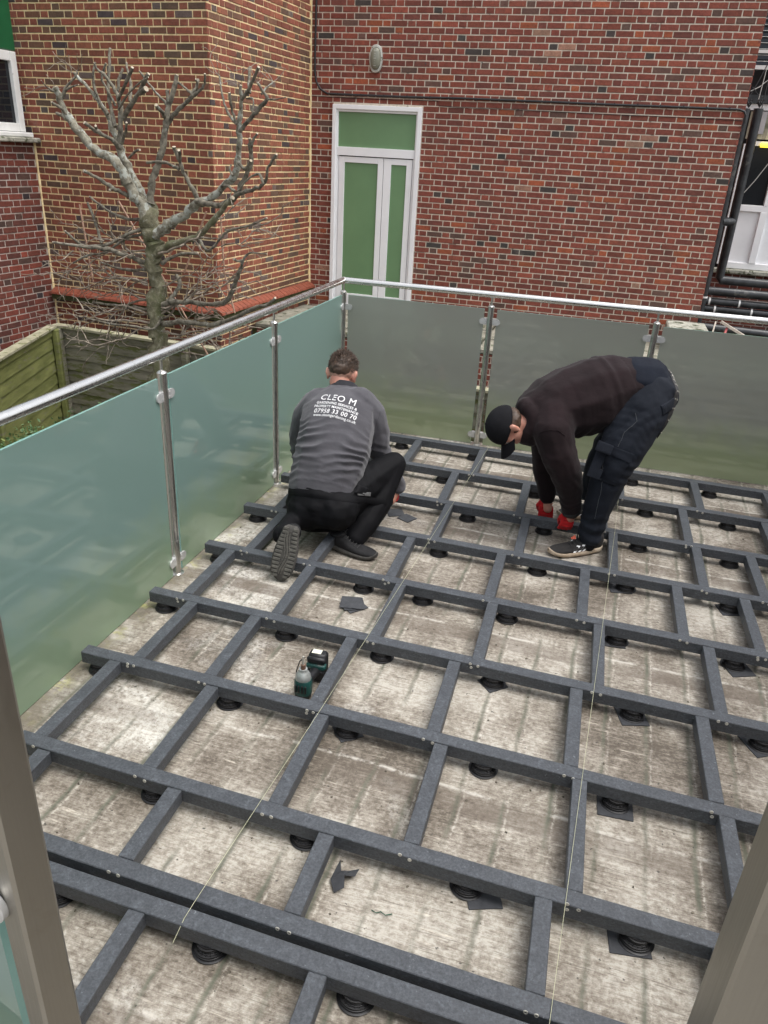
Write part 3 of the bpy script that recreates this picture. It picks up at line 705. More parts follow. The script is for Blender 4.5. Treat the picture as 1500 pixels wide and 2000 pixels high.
# ---------------------------------------------------------------- bulkhead lamp
lp=at(735,115,YW); lr=tag(empty('bulkhead_lamp',(lp.x,YW,lp.z)),'unlit oval bulkhead lamp with ribbed glass on the red wall above the door','lamp')
ML=Matrix.Translation((lp.x,YW,lp.z))@Matrix.Rotation(math.radians(90),4,'X')
def oval(prof,sx,sz,n=28):
    mb=MB(); V=[];F=[]
    for r,h in prof:
        for j in range(n):
            th=2*math.pi*j/n; ex=abs(math.cos(th))**.75*math.copysign(1,math.cos(th)); ez=math.sin(th); V.append(ML@Vector((r*sx*ex,r*sz*ez,h)))
    for i in range(len(prof)-1):
        for j in range(n): F.append((i*n+j,i*n+(j+1)%n,(i+1)*n+(j+1)%n,(i+1)*n+j))
    F.append(tuple((len(prof)-1)*n+j for j in range(n))); return mb.add(V,F)
M_CASTAL=simple('cast_aluminium',(.42,.42,.38),(.60,.60,.55),20,.45,metal=.3,bmp=.2,bd=.002,spots=(15,(.12,.13,.08),.6))
oval([(1,0),(1,.022),(.97,.03),(.86,.034),(.80,.034),(.78,.028)],.092,.165).build('housing',M_CASTAL,lr,True,30)
m,nt,b=nodes('lamp_glass'); b.inputs['Base Color'].default_value=(.22,.22,.17,1); b.inputs['Roughness'].default_value=.12; M_LGLASS=m
oval([(.78,.026),(.76,.045),(.68,.062),(.5,.074),(.2,.080)],.092,.165).build('glass_cover',M_LGLASS,lr,True,60)
mb=MB()
for k in range(-3,4):
    hw=.058*math.sqrt(max(0,1-(k/4.6)**2))
    P=[ML@Vector((hw*math.sin(t),k*.028,.034+.046*math.cos(t)*(1-.05*abs(k)))) for t in [math.pi*(-.5+j/10) for j in range(11)]]
    mb.tube(P,.0032,6)
mb.build('guard_bars',M_CASTAL,lr,True)
# ---------------------------------------------------------------- cable clipped to the wall
M_CABLE=simple('black_cable',(.012,.012,.013),(.02,.02,.022),20,.5,bmp=.05)
def wp(px,py,o=.02): p=at(px,py,YW-o); return p
mb=MB(); pts=[(619,-40),(617,40),(615.5,100),(615,140),(618,160),(626,174),(640,183),(700,185.5),(800,189.5),(900,192),(1000,196),(1100,200),(1200,204.5),(1300,208),(1400,212),(1445,214),(1454,218),(1457,226),(1455,240),(1449,252)]
mb.tube([wp(*p) for p in pts],.0135,10); cb=mb.build('cable',M_CABLE,None,True); tag(cb,'thick black cable running down the corner and across the red wall above the door','cable')
mb=MB()
for px in range(660,1450,45):
    p=wp(px,184+(px-640)*.0365,.024); mb.box((p.x-.006,YW-.034,p.z-.012),(p.x+.006,YW,p.z+.020))
mb.build('cable_clips',M_CABLE,cb)
mb=MB(); mb.tube([wp(x,y,.006) for x,y in [(607,187),(650,190),(700,192),(760,195),(855,197),(857,207),(900,210),(1000,214),(1100,219),(1200,224),(1300,228),(1400,233),(1451,236)]],.0035,6); tag(mb.build('cable',M_CABLE,None,True),'thin black wire just below the thick cable on the red wall','cable')
# three rusty wall plugs
for px,py,w_ in ((832,124,'leftmost'),(942,122,'second from left'),(1055,126,'third from left'),(1174,128,'rightmost')):
    p=wp(px,py,0); mb=MB(); mb.tube([(p.x,YW+.01,p.z),(p.x,YW-.025,p.z),(p.x,YW-.028,p.z-.012)],.005,8); tag(mb.build('iron_hook',M_CABLE,None,True),'small rusty hook in the red wall right of the lamp, %s of four'%w_,'hook','row of iron hooks')
# ---------------------------------------------------------------- paving and retaining wall beyond the back glass
M_PAVE=simple('paving_stone',(.16,.155,.12),(.34,.32,.26),6,.9,bmp=.5,bd=.008,spots=(9,(.05,.06,.025),.56))
yr=4.05; zp=-.20
mb=MB(); mb.box((-2.75,yr+.01,-1.95),(7,YW+.2,zp-.06)); struct(mb.build('walkway_ground',M_MOSS))
pv=tag(empty('stone_paving',(0,0,0)),'mossy stone slabs on the ledge below the green door','paving'); pv['kind']='structure'
rr=random.Random(12); x=BC.x+.1
while x<6.5:
    w_=rr.uniform(.55,.75); y=yr-.03
    for d in (.62,.58,.50):
        mb=MB(); z=zp+rr.uniform(-.012,.012)
        mb.box((x+.012,y+.01,z-.055),(x+w_-.012,y+d-.012,z),bev=.008); mb.build('slab',M_PAVE,pv); y+=d
    x+=w_
brick_wall('retaining_wall','low brick wall under the mossy stone slabs behind the back glass',(BC.x+.12,yr),(6.9,yr),(0,-1),-1.9,zp-.07,PAL_R,M_MORT_R,seed=9,n_single=60)
# stone block beside the pipes
p=at(1345,650,YW-.5); mb=MB(); mb.box((p.x-.28,YW-.75,zp+.0),(p.x+.22,YW-.15,zp+.30),bev=.015); tag(mb.build('stone_block',M_STONE),'weathered stone block behind the rail near the black pipes','block')
# ---------------------------------------------------------------- fences
M_FGREEN=simple('algae_green_board',(.105,.118,.030),(.20,.21,.068),3,.8,bmp=.4,bd=.003,stretch=(1,1,5),spots=(5,(.16,.15,.10),.60))
M_FGREY=simple('grey_weathered_board',(.13,.125,.085),(.25,.235,.18),3,.85,bmp=.4,bd=.003,stretch=(1,1,5),spots=(4,(.11,.12,.04),.52))
M_FCAP=simple('fence_capping',(.24,.23,.15),(.42,.40,.28),7,.85,bmp=.4,bd=.003,spots=(8,(.13,.14,.05),.56))
FZ=-.16
FC=atz(107,632,FZ); FD=atz(934,757,FZ); FT=(FD-FC); FT.z=0; FT.normalize(); FL=atz(0,694,FZ); FS=(FL-FC); FS.z=0; FS.normalize()
def fence(A,T,L,side,mat,lab,phase):
    root=tag(empty('wooden_fence',(0,0,0)),lab,'fence'); n=Vector((T.y,-T.x,0)) if side>0 else Vector((-T.y,T.x,0))
    M=fmat(Vector((A.x,A.y,0)),T,n)
    mb=MB(); mb.box((-.0,-.06,FZ-.032),(L,.055,FZ),M=M,bev=.004); mb.build('capping',M_FCAP,root)
    mb=MB(); mb.box((0,-.018,FZ-.115),(L,.022,FZ-.036),M=M,bev=.003); mb.build('top_rail',mat,root)
    rr=random.Random(phase); z=FZ-.12; k=0
    while z>-2.0:
        h=.145
        seg=0
        while seg<L:
            l=min(1.83,L-seg); mb=MB()
            V=[M@Vector(v) for v in [(seg+.003,-.012,z-h),(seg+l-.003,-.012,z-h),(seg+l-.003,-.014,z+.012),(seg+.003,-.014,z+.012),(seg+.003,.012,z-h),(seg+l-.003,.012,z-h),(seg+l-.003,-.002,z+.012),(seg+.003,-.002,z+.012)]]
            mb.add(V,[(0,3,2,1),(4,5,6,7),(0,1,5,4),(1,2,6,5),(2,3,7,6),(3,0,4,7)]); mb.build('board',mat,root); seg+=1.83
        z-=h; k+=1
    x=.09
    while x<L:
        mb=MB(); mb.box((x-.045,.014,-2.0),(x+.045,.085,FZ-.034),M=M,bev=.012); mb.build('fence_post',mat,root); x+=1.83
    return root
fence(FC,FT,9.5,1,M_FGREY,'grey weathered board fence running behind the tree and the back glass',1)
fence(FC+FS*.06,FS,5.5,-1,M_FGREEN,'algae green board fence with pale capping at the left edge',2)
# ---------------------------------------------------------------- passage beyond the right end of the wall
YB=7.9
M_PIPE=simple('black_pipe',(.010,.011,.013),(.035,.038,.042),9,.35,bmp=.1,bd=.002,spots=(6,(.07,.07,.065),.60))
def zB(px,py): return at(px,py,YB).z
def xB(px,py): return at(px,py,YB).x
brick_wall('brick_wall','dark brick wall of the passage behind the black pipes at right',(RX-.3,YB),(8.5,YB),(0,-1),-2.0,at(1470,528,YB).z-.02,PAL_P,M_MORT_P,seed=11,n_single=60)
pw=tag(empty('passage_window',(0,0,0)),'white framed window with white lower panels and dark glass beyond the pipes at right','window')
zs=zB(1470,520); zt1=zB(1470,405); zt0=zB(1480,282); x0=xB(1418,470); xm=xB(1478,470)
mb=MB(); mb.box((x0-.06,YB-.04,zs),(x0+.0,YB+.05,zt0)); mb.box((x0,YB-.04,zs-.05),(7.5,YB+.05,zs+.04),bev=.004); mb.box((x0,YB-.045,zt1-.06),(7.5,YB+.05,zt1+.03),bev=.004); mb.box((x0,YB-.04,zt0-.02),(7.5,YB+.05,zt0+.04))
for k in range(4):
    xx=xm+k*.92; mb.box((xx-.05,YB-.05,zs+.04),(xx+.05,YB+.05,zt1-.06),bev=.004); mb.box((xx-.03,YB-.05,zt1+.03),(xx+.03,YB+.05,zt0-.02),bev=.004)
mb.build('frame',M_UPVC,pw)
for k in range(4):
    a=(x0 if k==0 else xm+(k-1)*.92+.05); b_=xm+k*.92-.05
    mb=MB(); mb.box((a,YB,zs+.04),(b_,YB+.03,zt1-.06)); mb.build('panel',M_UPVC,pw)
    mb=MB(); mb.box((a,YB+.01,zt1+.03),(b_,YB+.02,zt0-.02)); mb.build('pane',M_WGLASS,pw)
mb=MB(); mb.box((x0-.3,YB-.16,zs-.12),(7.5,YB+.02,zs-.055),bev=.012); mb.build('sill',M_STONE,pw)
m,nt,b=nodes('lit_tube'); b.inputs['Base Color'].default_value=(1,.75,.1,1); b.inputs['Emission Color'].default_value=(1,.72,.06,1); b.inputs['Emission Strength'].default_value=.9; M_TUBE=m
p=at(1500,284,YB-.06); mb=MB(); mb.tube([(p.x-.10,YB-.06,p.z),(p.x+.9,YB-.06,p.z)],.030,14); tl=mb.build('tube_lamp',M_TUBE,None,True); tag(tl,'lit yellow tube lamp above the dark glass at the right edge','lamp')
M_CORR=simple('corrugated_sheet',(.30,.28,.20),(.45,.43,.33),6,.6,bmp=.1,spots=(5,(.2,.2,.14),.6))
za=zB(1480,218); zb_=zB(1480,272)
mb=MB(); V=[];F=[]; n_=60; xa=xB(1462,240)
for k in range(n_+1):
    x=xa+k*.055; y=YB-.02-(.018 if (k//1)%2 else 0); V+=[(x,y,zb_),(x,y,za)]
for k in range(n_): F.append((2*k,2*k+2,2*k+3,2*k+1))
mb.add(V,F); tag(mb.build('corrugated_panel',M_CORR),'beige corrugated sheet above the yellow lamp at the right edge','panel')
mb=MB(); mb.box((xB(1474,240),YB-.06,zB(1480,262)),(xB(1494,240),YB-.045,za)); tag(mb.build('grey_sheet',simple('grey_sheet',(.38,.36,.37),(.48,.46,.47),4,.6)),'small grey sheet fixed over the corrugated panel','sheet')
mb=MB(); mb.box((RX-.2,YB-.06,zB(1490,216)),(8,YB+.05,zB(1490,204))); tag(mb.build('white_beam',M_UPVC),'white strip above the corrugated panel at the right edge','beam')
mb=MB(); mb.box((RX-.2,YB-.10,zB(1490,203)),(8,YB+.05,zB(1490,187))); tag(mb.build('dark_beam',M_PIPE),'dark beam above the white strip at the right edge','beam')
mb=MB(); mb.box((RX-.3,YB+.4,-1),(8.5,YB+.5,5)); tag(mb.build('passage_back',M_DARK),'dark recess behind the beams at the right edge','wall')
lv=tag(empty('louvre_screen',(0,0,0)),'blue black louvre slats with white bars at the top right corner','louvre')
M_LOUV=simple('blue_black_slat',(.006,.010,.018),(.012,.018,.03),5,.3)
z=zB(1490,128); k=0
mb=MB(); mb.box((RX-.2,YB-.03,z-.05),(8,YB+.02,z)); mb.build('sill_bar',M_WPAINT,lv)
while z<4.8:
    mb=MB(); mb.box((RX-.2,YB-.02,z+.006),(8,YB+.02,z+.058)); mb.build('slat',M_LOUV,lv); z+=.066; k+=1
z=zB(1490,101); mb=MB(); mb.box((RX-.2,YB-.035,z-.02),(8,YB-.022,z+.02)); mb.build('white_bar',M_WPAINT,lv)
mb=MB()
for k in range(9): mb.tube([(RX-.2,YB-.024,zB(1490,120-k*12)),(8,YB-.024,zB(1490,120-k*12))],.003,5)
mb.build('thin_bars',M_WPAINT,lv)
# pipes
def pipe(pts,r,lab,rings=(),mitre=False):
    mb=MB(); mb.tube(pts,r,16); o=mb.build('drain_pipe',M_PIPE,None,True,50); tag(o,lab,'pipe','black pipes at the right end of the wall')
    for (a,t) in rings:
        P=Vector(pts[a]).lerp(Vector(pts[a+1]),t); d=(Vector(pts[a+1])-Vector(pts[a])).normalized()
        mb=MB(); mb.tube([P-d*.012,P+d*.012],r+.006,16); mb.build('clip_band',M_WPAINT,o,True)
    return o
YP=6.55
def v3(px,py,y): return tuple(at(px,py,y))
xp1=at(1415,400,YP).x; xp2=at(1443,380,YP+.15).x
z1=at(1461,212,YP).z; 
pipe([(xp1,YP,-.6),(xp1,YP,z1)],.050,'left hand upright black pipe close against the end of the red wall',[(0,.2),(0,.28)])
zb1=at(1408,547,YP+.15).z; zt_=at(1482,212,YP+.15).z
pipe([(5.5,YP+.15,zb1-.01),(xp2+.02,YP+.15,zb1),(xp2,YP+.15,zb1+.03),(xp2,YP+.15,zt_)],.060,'right hand upright black pipe that turns and runs off level at its foot')
zc=at(1425,434,YP).z; pipe([(xp1,YP-.01,zc),(xp2,YP+.13,zc)],.055,'short black link pipe joining the two uprights')
for px_,lab,rg in ((568,'second level black pipe from the top under the white panels',[]),(588,'third level black pipe from the top, with white clip bands',[(0,.03),(0,.16)]),(603,'fourth level black pipe from the top, with white clip bands',[(0,.06),(0,.22)])):
    zz=at(1385,px_,YP+.05).z; pipe([(xp1,YP+.05,zz),(6.3,YP+.05,zz-.0)],.050 if px_!=568 else .06,lab,rg)
zz=at(1440,648,YP-.3).z; pipe([(xp1-.1,YP-.3,zz+.02),(6,YP-.3,zz-.03)],.06,'lowest black pipe seen just over the back glass at right')
for (px,py,Y,nm) in ((1463,205,YP,'left'),(1484,205,YP+.15,'right')):
    p=at(px,py,Y); mb=MB()
    for k in range(7):
        a=k*.9; mb.tube([(p.x,Y,p.z-.03),(p.x+.03*math.cos(a),Y+.03*math.sin(a),p.z+.02),(p.x+.045*math.cos(a+.4),Y+.045*math.sin(a+.4),p.z+.06)],.006,5)
    tag(mb.build('wire_balloon',M_PIPE,None,True),'spiky wire guard in the top of the %s hand upright pipe'%nm,'guard')
def wire(pts,r,mat,lab):
    mb=MB(); mb.tube(pts,r,5); tag(mb.build('wire',mat,None,True),lab,'wire')
M_WIREG=simple('grey_wire',(.35,.34,.32),None,5,.5)
for (a,b_,mat,lab) in (((1463,190),(1502,120),M_CABLE,'dark wire slanting up across the dark recess at right'),((1478,255),(1502,150),M_CABLE,'second dark wire rising steeply beside the pipe tops'),((1466,178),(1502,155),M_WIREG,'grey wire crossing the dark recess at right'),((1448,382),(1502,318),M_WIREG,'thin pale wire hanging across the dark glass at right'),((1470,170),(1490,190),M_CABLE,'short crossed wire in the dark recess at right'),((1480,200),(1499,128),M_WIREG,'steep grey wire beside the louvre slats')):
    A=at(*a,YB-.5); B=at(*b_,YB-.4); mid=(A+B)/2-Vector((0,0,.02)); wire([A,mid,B],.006,mat,lab)
M_LATH=simple('bleached_lath',(.42,.36,.30),(.6,.53,.46),15,.8)
for (a,b_,r,mat,lab) in (((1408,628),(1462,662),.022,M_LATH,'bleached slanting lath behind the rail at far right'),((1398,628),(1390,655),.012,M_LATH,'short pale upright stick behind the rail at far right'),((1420,640),(1413,658),.018,simple('faded_red',(.4,.09,.09),None,5,.7),'short faded red stick behind the rail at far right')):
    A=at(*a,5.6);B=at(*b_,5.5); mb=MB(); mb.tube([A,B],r,4); tag(mb.build('stick',mat),lab,'stick')
# ---------------------------------------------------------------- side house wall with a white door (seen only as a reflection in the back glass)
SX=4.33
brick_wall('house_wall','house wall closing the right side of the roof, outside the picture',(SX,-7.4),(SX,.10),(-1,0),-2.0,3.2,PAL_R,M_MORT_R,[(4.4,6.9,.06,2.15)],seed=21,n_single=0)
fd=tag(empty('patio_door',(0,0,0)),'white framed patio door in the side wall, seen only as a reflection at the right end of the back glass','door')
mb=MB()
for (a,b_) in ((-3.0,-2.93),(-1.79,-1.71),(-.57,-.50)): mb.box((SX-.02,a,.06),(SX+.06,b_,2.15))
for z in (.06,.85,2.05): mb.box((SX-.021,-3.0,z),(SX+.06,-.5,z+.10))
mb.build('frame',M_UPVC,fd); mb=MB(); mb.box((SX+.03,-3,.1),(SX+.05,-.5,2.1)); mb.build('pane',M_WGLASS,fd)
# ---------------------------------------------------------------- bare pollarded tree
def mat_bark():
    m,nt,b=nodes('bark'); v=coords(nt); f=noi(nt,v,16,7,.75); f2=noi(nt,v,4.5,5,.7); g=N(nt,'NewGeometry'); sp=N(nt,'SeparateXYZ'); nt.links.new(g.outputs['Normal'],sp.inputs[0])
    c=ramp(nt,f,[(.3,(.060,.054,.032)),(.5,(.16,.148,.092)),(.68,(.32,.30,.21))]); c=mix(nt,ramp(nt,f2,[(.46,0),(.60,.75)]),c,(.095,.105,.042))
    li=ramp(nt,noi(nt,v,26,6,.8),[(.60,0),(.64,.8)]); c=mix(nt,li,c,(.42,.44,.38))
    nt.links.new(c,b.inputs['Base Color']); b.inputs['Roughness'].default_value=.9; bump(nt,b,f,.7,.012); return m
M_BARK=mat_bark(); M_BRANCH=simple('branch_bark',(.045,.038,.027),(.26,.235,.18),22,.85,bmp=.6,bd=.006,spots=(9,(.27,.27,.23),.60)); M_TWIG=simple('twig_bark',(.09,.07,.05),(.34,.29,.23),18,.85,bmp=.2)
M_CUT=simple('cut_wood',(.36,.30,.21),(.55,.48,.38),20,.8)
M_LIMB=simple('lichened_bark',(.085,.072,.048),(.34,.32,.25),20,.88,bmp=.8,bd=.01,spots=(13,(.37,.38,.33),.50))
tree=tag(empty('pollarded_tree',(0,0,0)),'bare pollarded tree with lopped branches in front of the brown brick bay','tree')
TY=1.45
def tp(cx,cy,dy=0): return at(cx/2.419,cy/2.419,TY+dy)
KM=.00212
rt=random.Random(77)
def limb(pts,name='branch',mat=None,dy=0,dy1=None,cut=True,n=10,parent=None):
    """pts: (x,y,r) along the branch as seen; depth drifts from dy to dy1 and wanders"""
    dy1=dy if dy1 is None else dy1; P=[];R=[]
    m_=len(pts)
    for i,(x,y,r) in enumerate(pts):
        t=i/(m_-1); P.append(tp(x,y,dy+(dy1-dy)*t)); R.append(r*KM*(.97 if name=='trunk' else .88))
    # smooth and add kinks
    Q=[];RR=[]
    for i in range(m_-1):
        a=P[max(i-1,0)];b=P[i];c=P[i+1];d=P[min(i+2,m_-1)]
        for k in range(4):
            t=k/4; Q.append(.5*((2*b)+(-a+c)*t+(2*a-5*b+4*c-d)*t*t+(-a+3*b-3*c+d)*t*t*t)); RR.append(R[i]+(R[i+1]-R[i])*t)
    Q.append(P[-1]);RR.append(R[-1])
    for i in range(1,len(Q)-1):
        Q[i]=Q[i]+Vector((rt.gauss(0,1),rt.gauss(0,1),rt.gauss(0,1)))*RR[i]*.2; RR[i]*=1+rt.gauss(0,.10)
    mb=MB(); mb.tube(Q,RR,n)
    mats=[mat or M_BRANCH]
    if cut:
        d=(Q[-1]-Q[-2]).normalized(); mats.append(M_CUT); M=frame(Q[-1]+d*.0005,d.orthogonal(),d); mb.lathe([(0.0,.0),(RR[-1]*.86,.0),(RR[-1]*.86,.004),(0,.004)],M,10,k=1)
    o=mb.build(name,mats,parent or tree,True,70); return Q,RR
trunk=[(752,2050,46),(752,1850,45),(750,1660,42),(742,1540,41),(735,1400,40),(728,1280,37),(722,1180,37),(716,1100,40),(712,1040,40),(712,985,34)]
limb(trunk,'trunk',M_BARK,cut=False,n=22)
big=[
 ([(705,1040,32),(665,960,27),(640,930,27),(600,850,27),(550,765,25),(450,700,22),(370,620,20),(310,530,18),(275,450,15),(260,415,14)],0,-.25,M_LIMB),
 ([(700,1000,30),(672,920,24),(640,860,22),(590,760,20),(560,690,18),(535,610,16),(500,530,12),(420,420,9),(350,345,7)],0,.2,M_LIMB),
 ([(712,960,24),(718,880,18),(735,800,17),(768,700,16),(783,600,15),(795,520,13),(820,430,11),(835,355,10)],.02,.1,M_BRANCH),
 ([(735,1110,28),(775,1075,26),(850,1030,24),(930,960,21),(1000,930,19),(1060,880,17),(1110,820,16),(1130,700,13),(1130,600,12),(1137,520,9),(1140,470,8),(1138,405,6)],-.02,-.3,M_LIMB),
 ([(930,950,15),(985,962,13),(1040,968,14),(1105,940,14),(1150,860,12),(1185,760,10),(1182,700,8),(1180,655,7)],-.15,-.35,M_BRANCH),
 ([(745,1200,24),(785,1165,17),(850,1140,15),(930,1120,15),(1000,1050,14),(1060,980,12),(1100,935,10)],-.03,-.4,M_BARK)]
for p,a,b_,m_ in big: limb(p,'branch',m_,a,b_,n=12)
side=[([(318,545,8),(285,510,7),(245,483,6)],-.2,-.3),([(335,585,8),(300,552,7),(268,535,7)],-.2,-.1),([(270,440,6),(240,425,4),(215,405,3),(195,380,2)],-.2,-.35),([(270,432,5),(230,425,3),(190,428,2)],-.2,-.1),
 ([(285,455,6),(310,415,6),(350,370,5),(365,340,4)],-.2,-.15),([(300,460,6),(320,420,5),(370,400,3)],-.2,-.3),
 ([(565,680,16),(572,580,13),(562,480,11),(545,430,9),(500,360,8),(462,330,6),(445,300,5)],.05,0),
 ([(545,600,11),(522,500,9),(512,400,8),(518,300,7),(520,230,7)],.05,.25),
 ([(580,560,12),(625,490,11),(665,420,10),(702,350,9)],.05,-.1),([(660,440,12),(690,420,14)],-.05,-.1),
 ([(572,540,9),(558,450,8),(562,380,7),(580,325,7)],.05,.15),([(615,480,8),(618,400,7),(605,340,6),(597,298,6)],0,.15),([(560,470,8),(590,400,8),(625,320,8)],0,-.12),
 ([(575,700,12),(520,655,10),(465,625,10),(400,580,9)],0,-.35),([(460,620,7),(452,595,6)],-.2,-.3),([(575,680,8),(595,620,7),(598,580,6)],0,-.1),([(510,540,8),(470,480,7),(440,380,6),(450,295,5)],.1,.2),([(545,500,7),(500,410,6),(480,370,6),(500,300,5)],.1,.1),
 ([(560,520,6),(600,450,5),(660,390,4),(700,365,3)],0,-.2),
 ([(788,590,12),(815,545,11),(860,505,10),(910,455,9),(955,415,7),(967,385,5),(968,350,5)],.08,-.1),([(910,450,7),(880,420,6),(838,388,6)],0,.1),([(905,445,8),(930,405,7),(935,378,8)],0,.05),([(928,440,4),(932,400,4),(925,375,4)],0,-.08),
 ([(792,500,9),(770,475,7),(720,415,6),(660,338,5)],.08,.3),([(785,560,10),(765,530,9),(738,497,9)],.08,-.1),([(795,520,10),(792,470,9),(790,425,9)],.08,.1),
 ([(1135,620,10),(1165,580,10),(1200,540,9),(1235,500,9),(1265,465,8),(1240,430,6),(1218,392,5)],-.3,-.45),([(1262,468,5),(1300,470,3),(1350,460,2)],-.4,-.5),([(1235,445,5),(1260,415,4),(1290,388,3)],-.4,-.3),
 ([(1118,585,7),(1085,545,6),(1060,490,5),(1045,420,4),(1036,358,4)],-.3,-.15),([(1112,575,7),(1095,510,6),(1084,440,6)],-.3,-.4),([(1142,470,8),(1175,425,8),(1200,370,7),(1222,318,7)],-.3,-.5),([(1180,440,7),(1175,380,6),(1181,318,6)],-.35,-.25),([(1192,530,6),(1197,470,5),(1165,465,4)],-.35,-.3),
 ([(940,950,13),(905,885,10),(870,815,9),(845,750,9),(822,695,10)],-.1,-.25),([(845,800,8),(800,775,7),(750,765,7),(695,768,7)],-.2,-.05),([(850,760,8),(845,710,8)],-.22,-.3),
 ([(1184,720,7),(1192,675,6),(1215,632,5)],-.33,-.42),([(1105,930,10),(1160,905,9),(1225,885,8),(1255,850,7),(1268,795,6),(1305,730,6)],-.3,-.6),([(1245,870,6),(1222,820,6),(1170,850,4),(1125,900,4)],-.5,-.4),([(1125,770,7),(1155,800,7),(1185,760,8)],-.3,-.4),([(1110,905,8),(1080,880,6),(1045,880,6)],-.3,-.2),([(1100,830,6),(1085,800,4),(1092,780,4)],-.3,-.2),
 ([(655,950,14),(610,925,11),(560,900,10),(500,865,9),(440,830,8),(395,808,8)],0,-.3),([(530,890,6),(518,900,6)],-.2,-.25),([(610,745,6),(640,715,6),(660,708,6)],0,-.15),
 ([(700,1245,17),(650,1225,14),(600,1208,13),(520,1182,12),(460,1170,10),(400,1165,9),(320,1155,7),(250,1145,6)],0,-.5),([(695,1075,10),(640,1090,9),(560,1130,8),(500,1158,8),(400,1162,7),(350,1130,6),(308,1092,5)],0,-.35),
 ([(690,1040,10),(600,1035,8),(520,1000,7),(470,965,6),(425,930,6)],0,.1),([(480,1150,8),(462,1090,8),(440,1020,7),(415,958,6)],-.2,-.1),([(690,1105,8),(600,1125,7),(500,1190,6),(420,1205,5),(345,1242,4)],0,-.2),
 ([(765,1245,12),(800,1222,9),(860,1200,8),(935,1196,7)],0,.15),([(770,1440,16),(830,1425,14),(900,1428,13),(1000,1440,12),(1070,1420,12),(1100,1370,11),(1120,1310,10),(1145,1240,8),(1125,1235,6),(1105,1225,6)],-.05,-.6),
 ([(770,1530,16),(850,1520,13),(950,1528,12),(1040,1530,12),(1130,1490,11),(1200,1455,9),(1260,1440,7),(1300,1408,6)],-.05,-.7),([(1140,1250,6),(1165,1205,5),(1195,1195,4),(1260,1200,3)],-.5,-.6),
 ([(940,1130,8),(965,1170,7),(990,1182,7),(1040,1130,6),(1080,1090,6),(1180,1065,5),(1260,1030,4)],-.3,-.6),([(700,1275,9),(620,1275,8),(550,1265,7),(480,1240,5)],0,.2),([(700,1465,8),(600,1450,7),(520,1440,6),(440,1430,6)],0,.25),([(765,1500,8),(720,1555,7),(620,1540,6),(520,1530,5),(400,1500,4)],-.1,-.3),
 ([(835,1300,10),(850,1340,12),(815,1400,12),(790,1425,10)],.05,-.05)]
for p,a,b_ in side: limb([(x,y,r*1.0) for x,y,r in p],'branch',M_BRANCH,a,b_,n=8)
# thin wiry twigs low on the trunk: too many to count
tw=MB()
def twig(x,y,ang,ln,r,dy,depth=0):
    P=[];R=[];n_=max(4,int(ln/22)); a=ang; cx,cy,cd=x,y,dy; dd=rt.uniform(-.05,.05)
    for k in range(n_+1):
        t=k/n_; P.append(tp(cx,cy,cd)); R.append(max(.0026,r*KM*1.25*(1-.6*t)))
        a+=rt.gauss(0,.30); a+=(ang-a)*.18; cx+=22*math.cos(a); cy-=22*math.sin(a); cd+=dd+rt.gauss(0,.02)
        if depth<2 and k>1 and rt.random()<.30 and k<n_: twig(cx,cy,a+rt.choice([-1,1])*rt.uniform(.4,1.0),ln*rt.uniform(.3,.6)*(1-t*.5),r*.62,cd,depth+1)
    tw.tube(P,R,5)
for k in range(27):
    sgn=rt.choice([-1,1]); y=rt.uniform(1120,1640); 
    x=725+sgn*30+(y-1300)*.05; ang=(0 if sgn>0 else math.pi)+rt.uniform(-.35,.45)*sgn*(1 if y<1500 else .3)
    twig(x,y,ang,rt.uniform(200,470),rt.uniform(3.0,5.5),rt.uniform(-.15,.1))
for k in range(14): twig(rt.uniform(930,1200),rt.uniform(960,1450),rt.uniform(-.2,.9),rt.uniform(90,220),2.6,rt.uniform(-.7,-.2),1)
for k in range(12): twig(rt.uniform(300,560),rt.uniform(1100,1500),math.pi+rt.uniform(-.7,.4),rt.uniform(80,200),2.6,rt.uniform(-.5,.2),1)
for (x,y) in ((365,340),(340,345),(265,425),(1290,388),(1218,392),(1138,405),(1036,358)): 
    for q_ in range(3): twig(x,y,rt.uniform(.4,2.7),rt.uniform(40,100),1.3,0,1)
tag(tw.build('twigs',M_TWIG,tree,True),kind='stuff')
M_CANE=simple('bamboo_cane',(.27,.15,.10),(.42,.27,.19),14,.6,bmp=.1)
for j,(a,b_,lab) in enumerate([((560,950),(990,1690),'long bamboo cane leaning right behind the tree trunk'),((975,1000),(870,1290),'bamboo cane sloping down right of the trunk'),((375,965),(440,1330),'thin bamboo cane at the left of the tree'),((1040,980),(1060,1290),'upright bamboo cane right of the tree'),((1060,1290),(1110,1480),'lower upright bamboo cane right of the tree'),((780,1280),(1100,1295),'level bamboo cane tied right of the trunk'),((450,1430),(700,1470),'level bamboo cane tied left of the trunk'),((850,1120),(780,1240),'short bamboo cane crossing beside the trunk')]):
    mb=MB(); A=tp(a[0],a[1],.35);B=tp(b_[0],b_[1],.30); mb.tube([A,(A+B)/2,B],.0095,8); tag(mb.build('bamboo_cane',M_CANE,None,True),lab,'cane','bamboo canes supporting the tree')
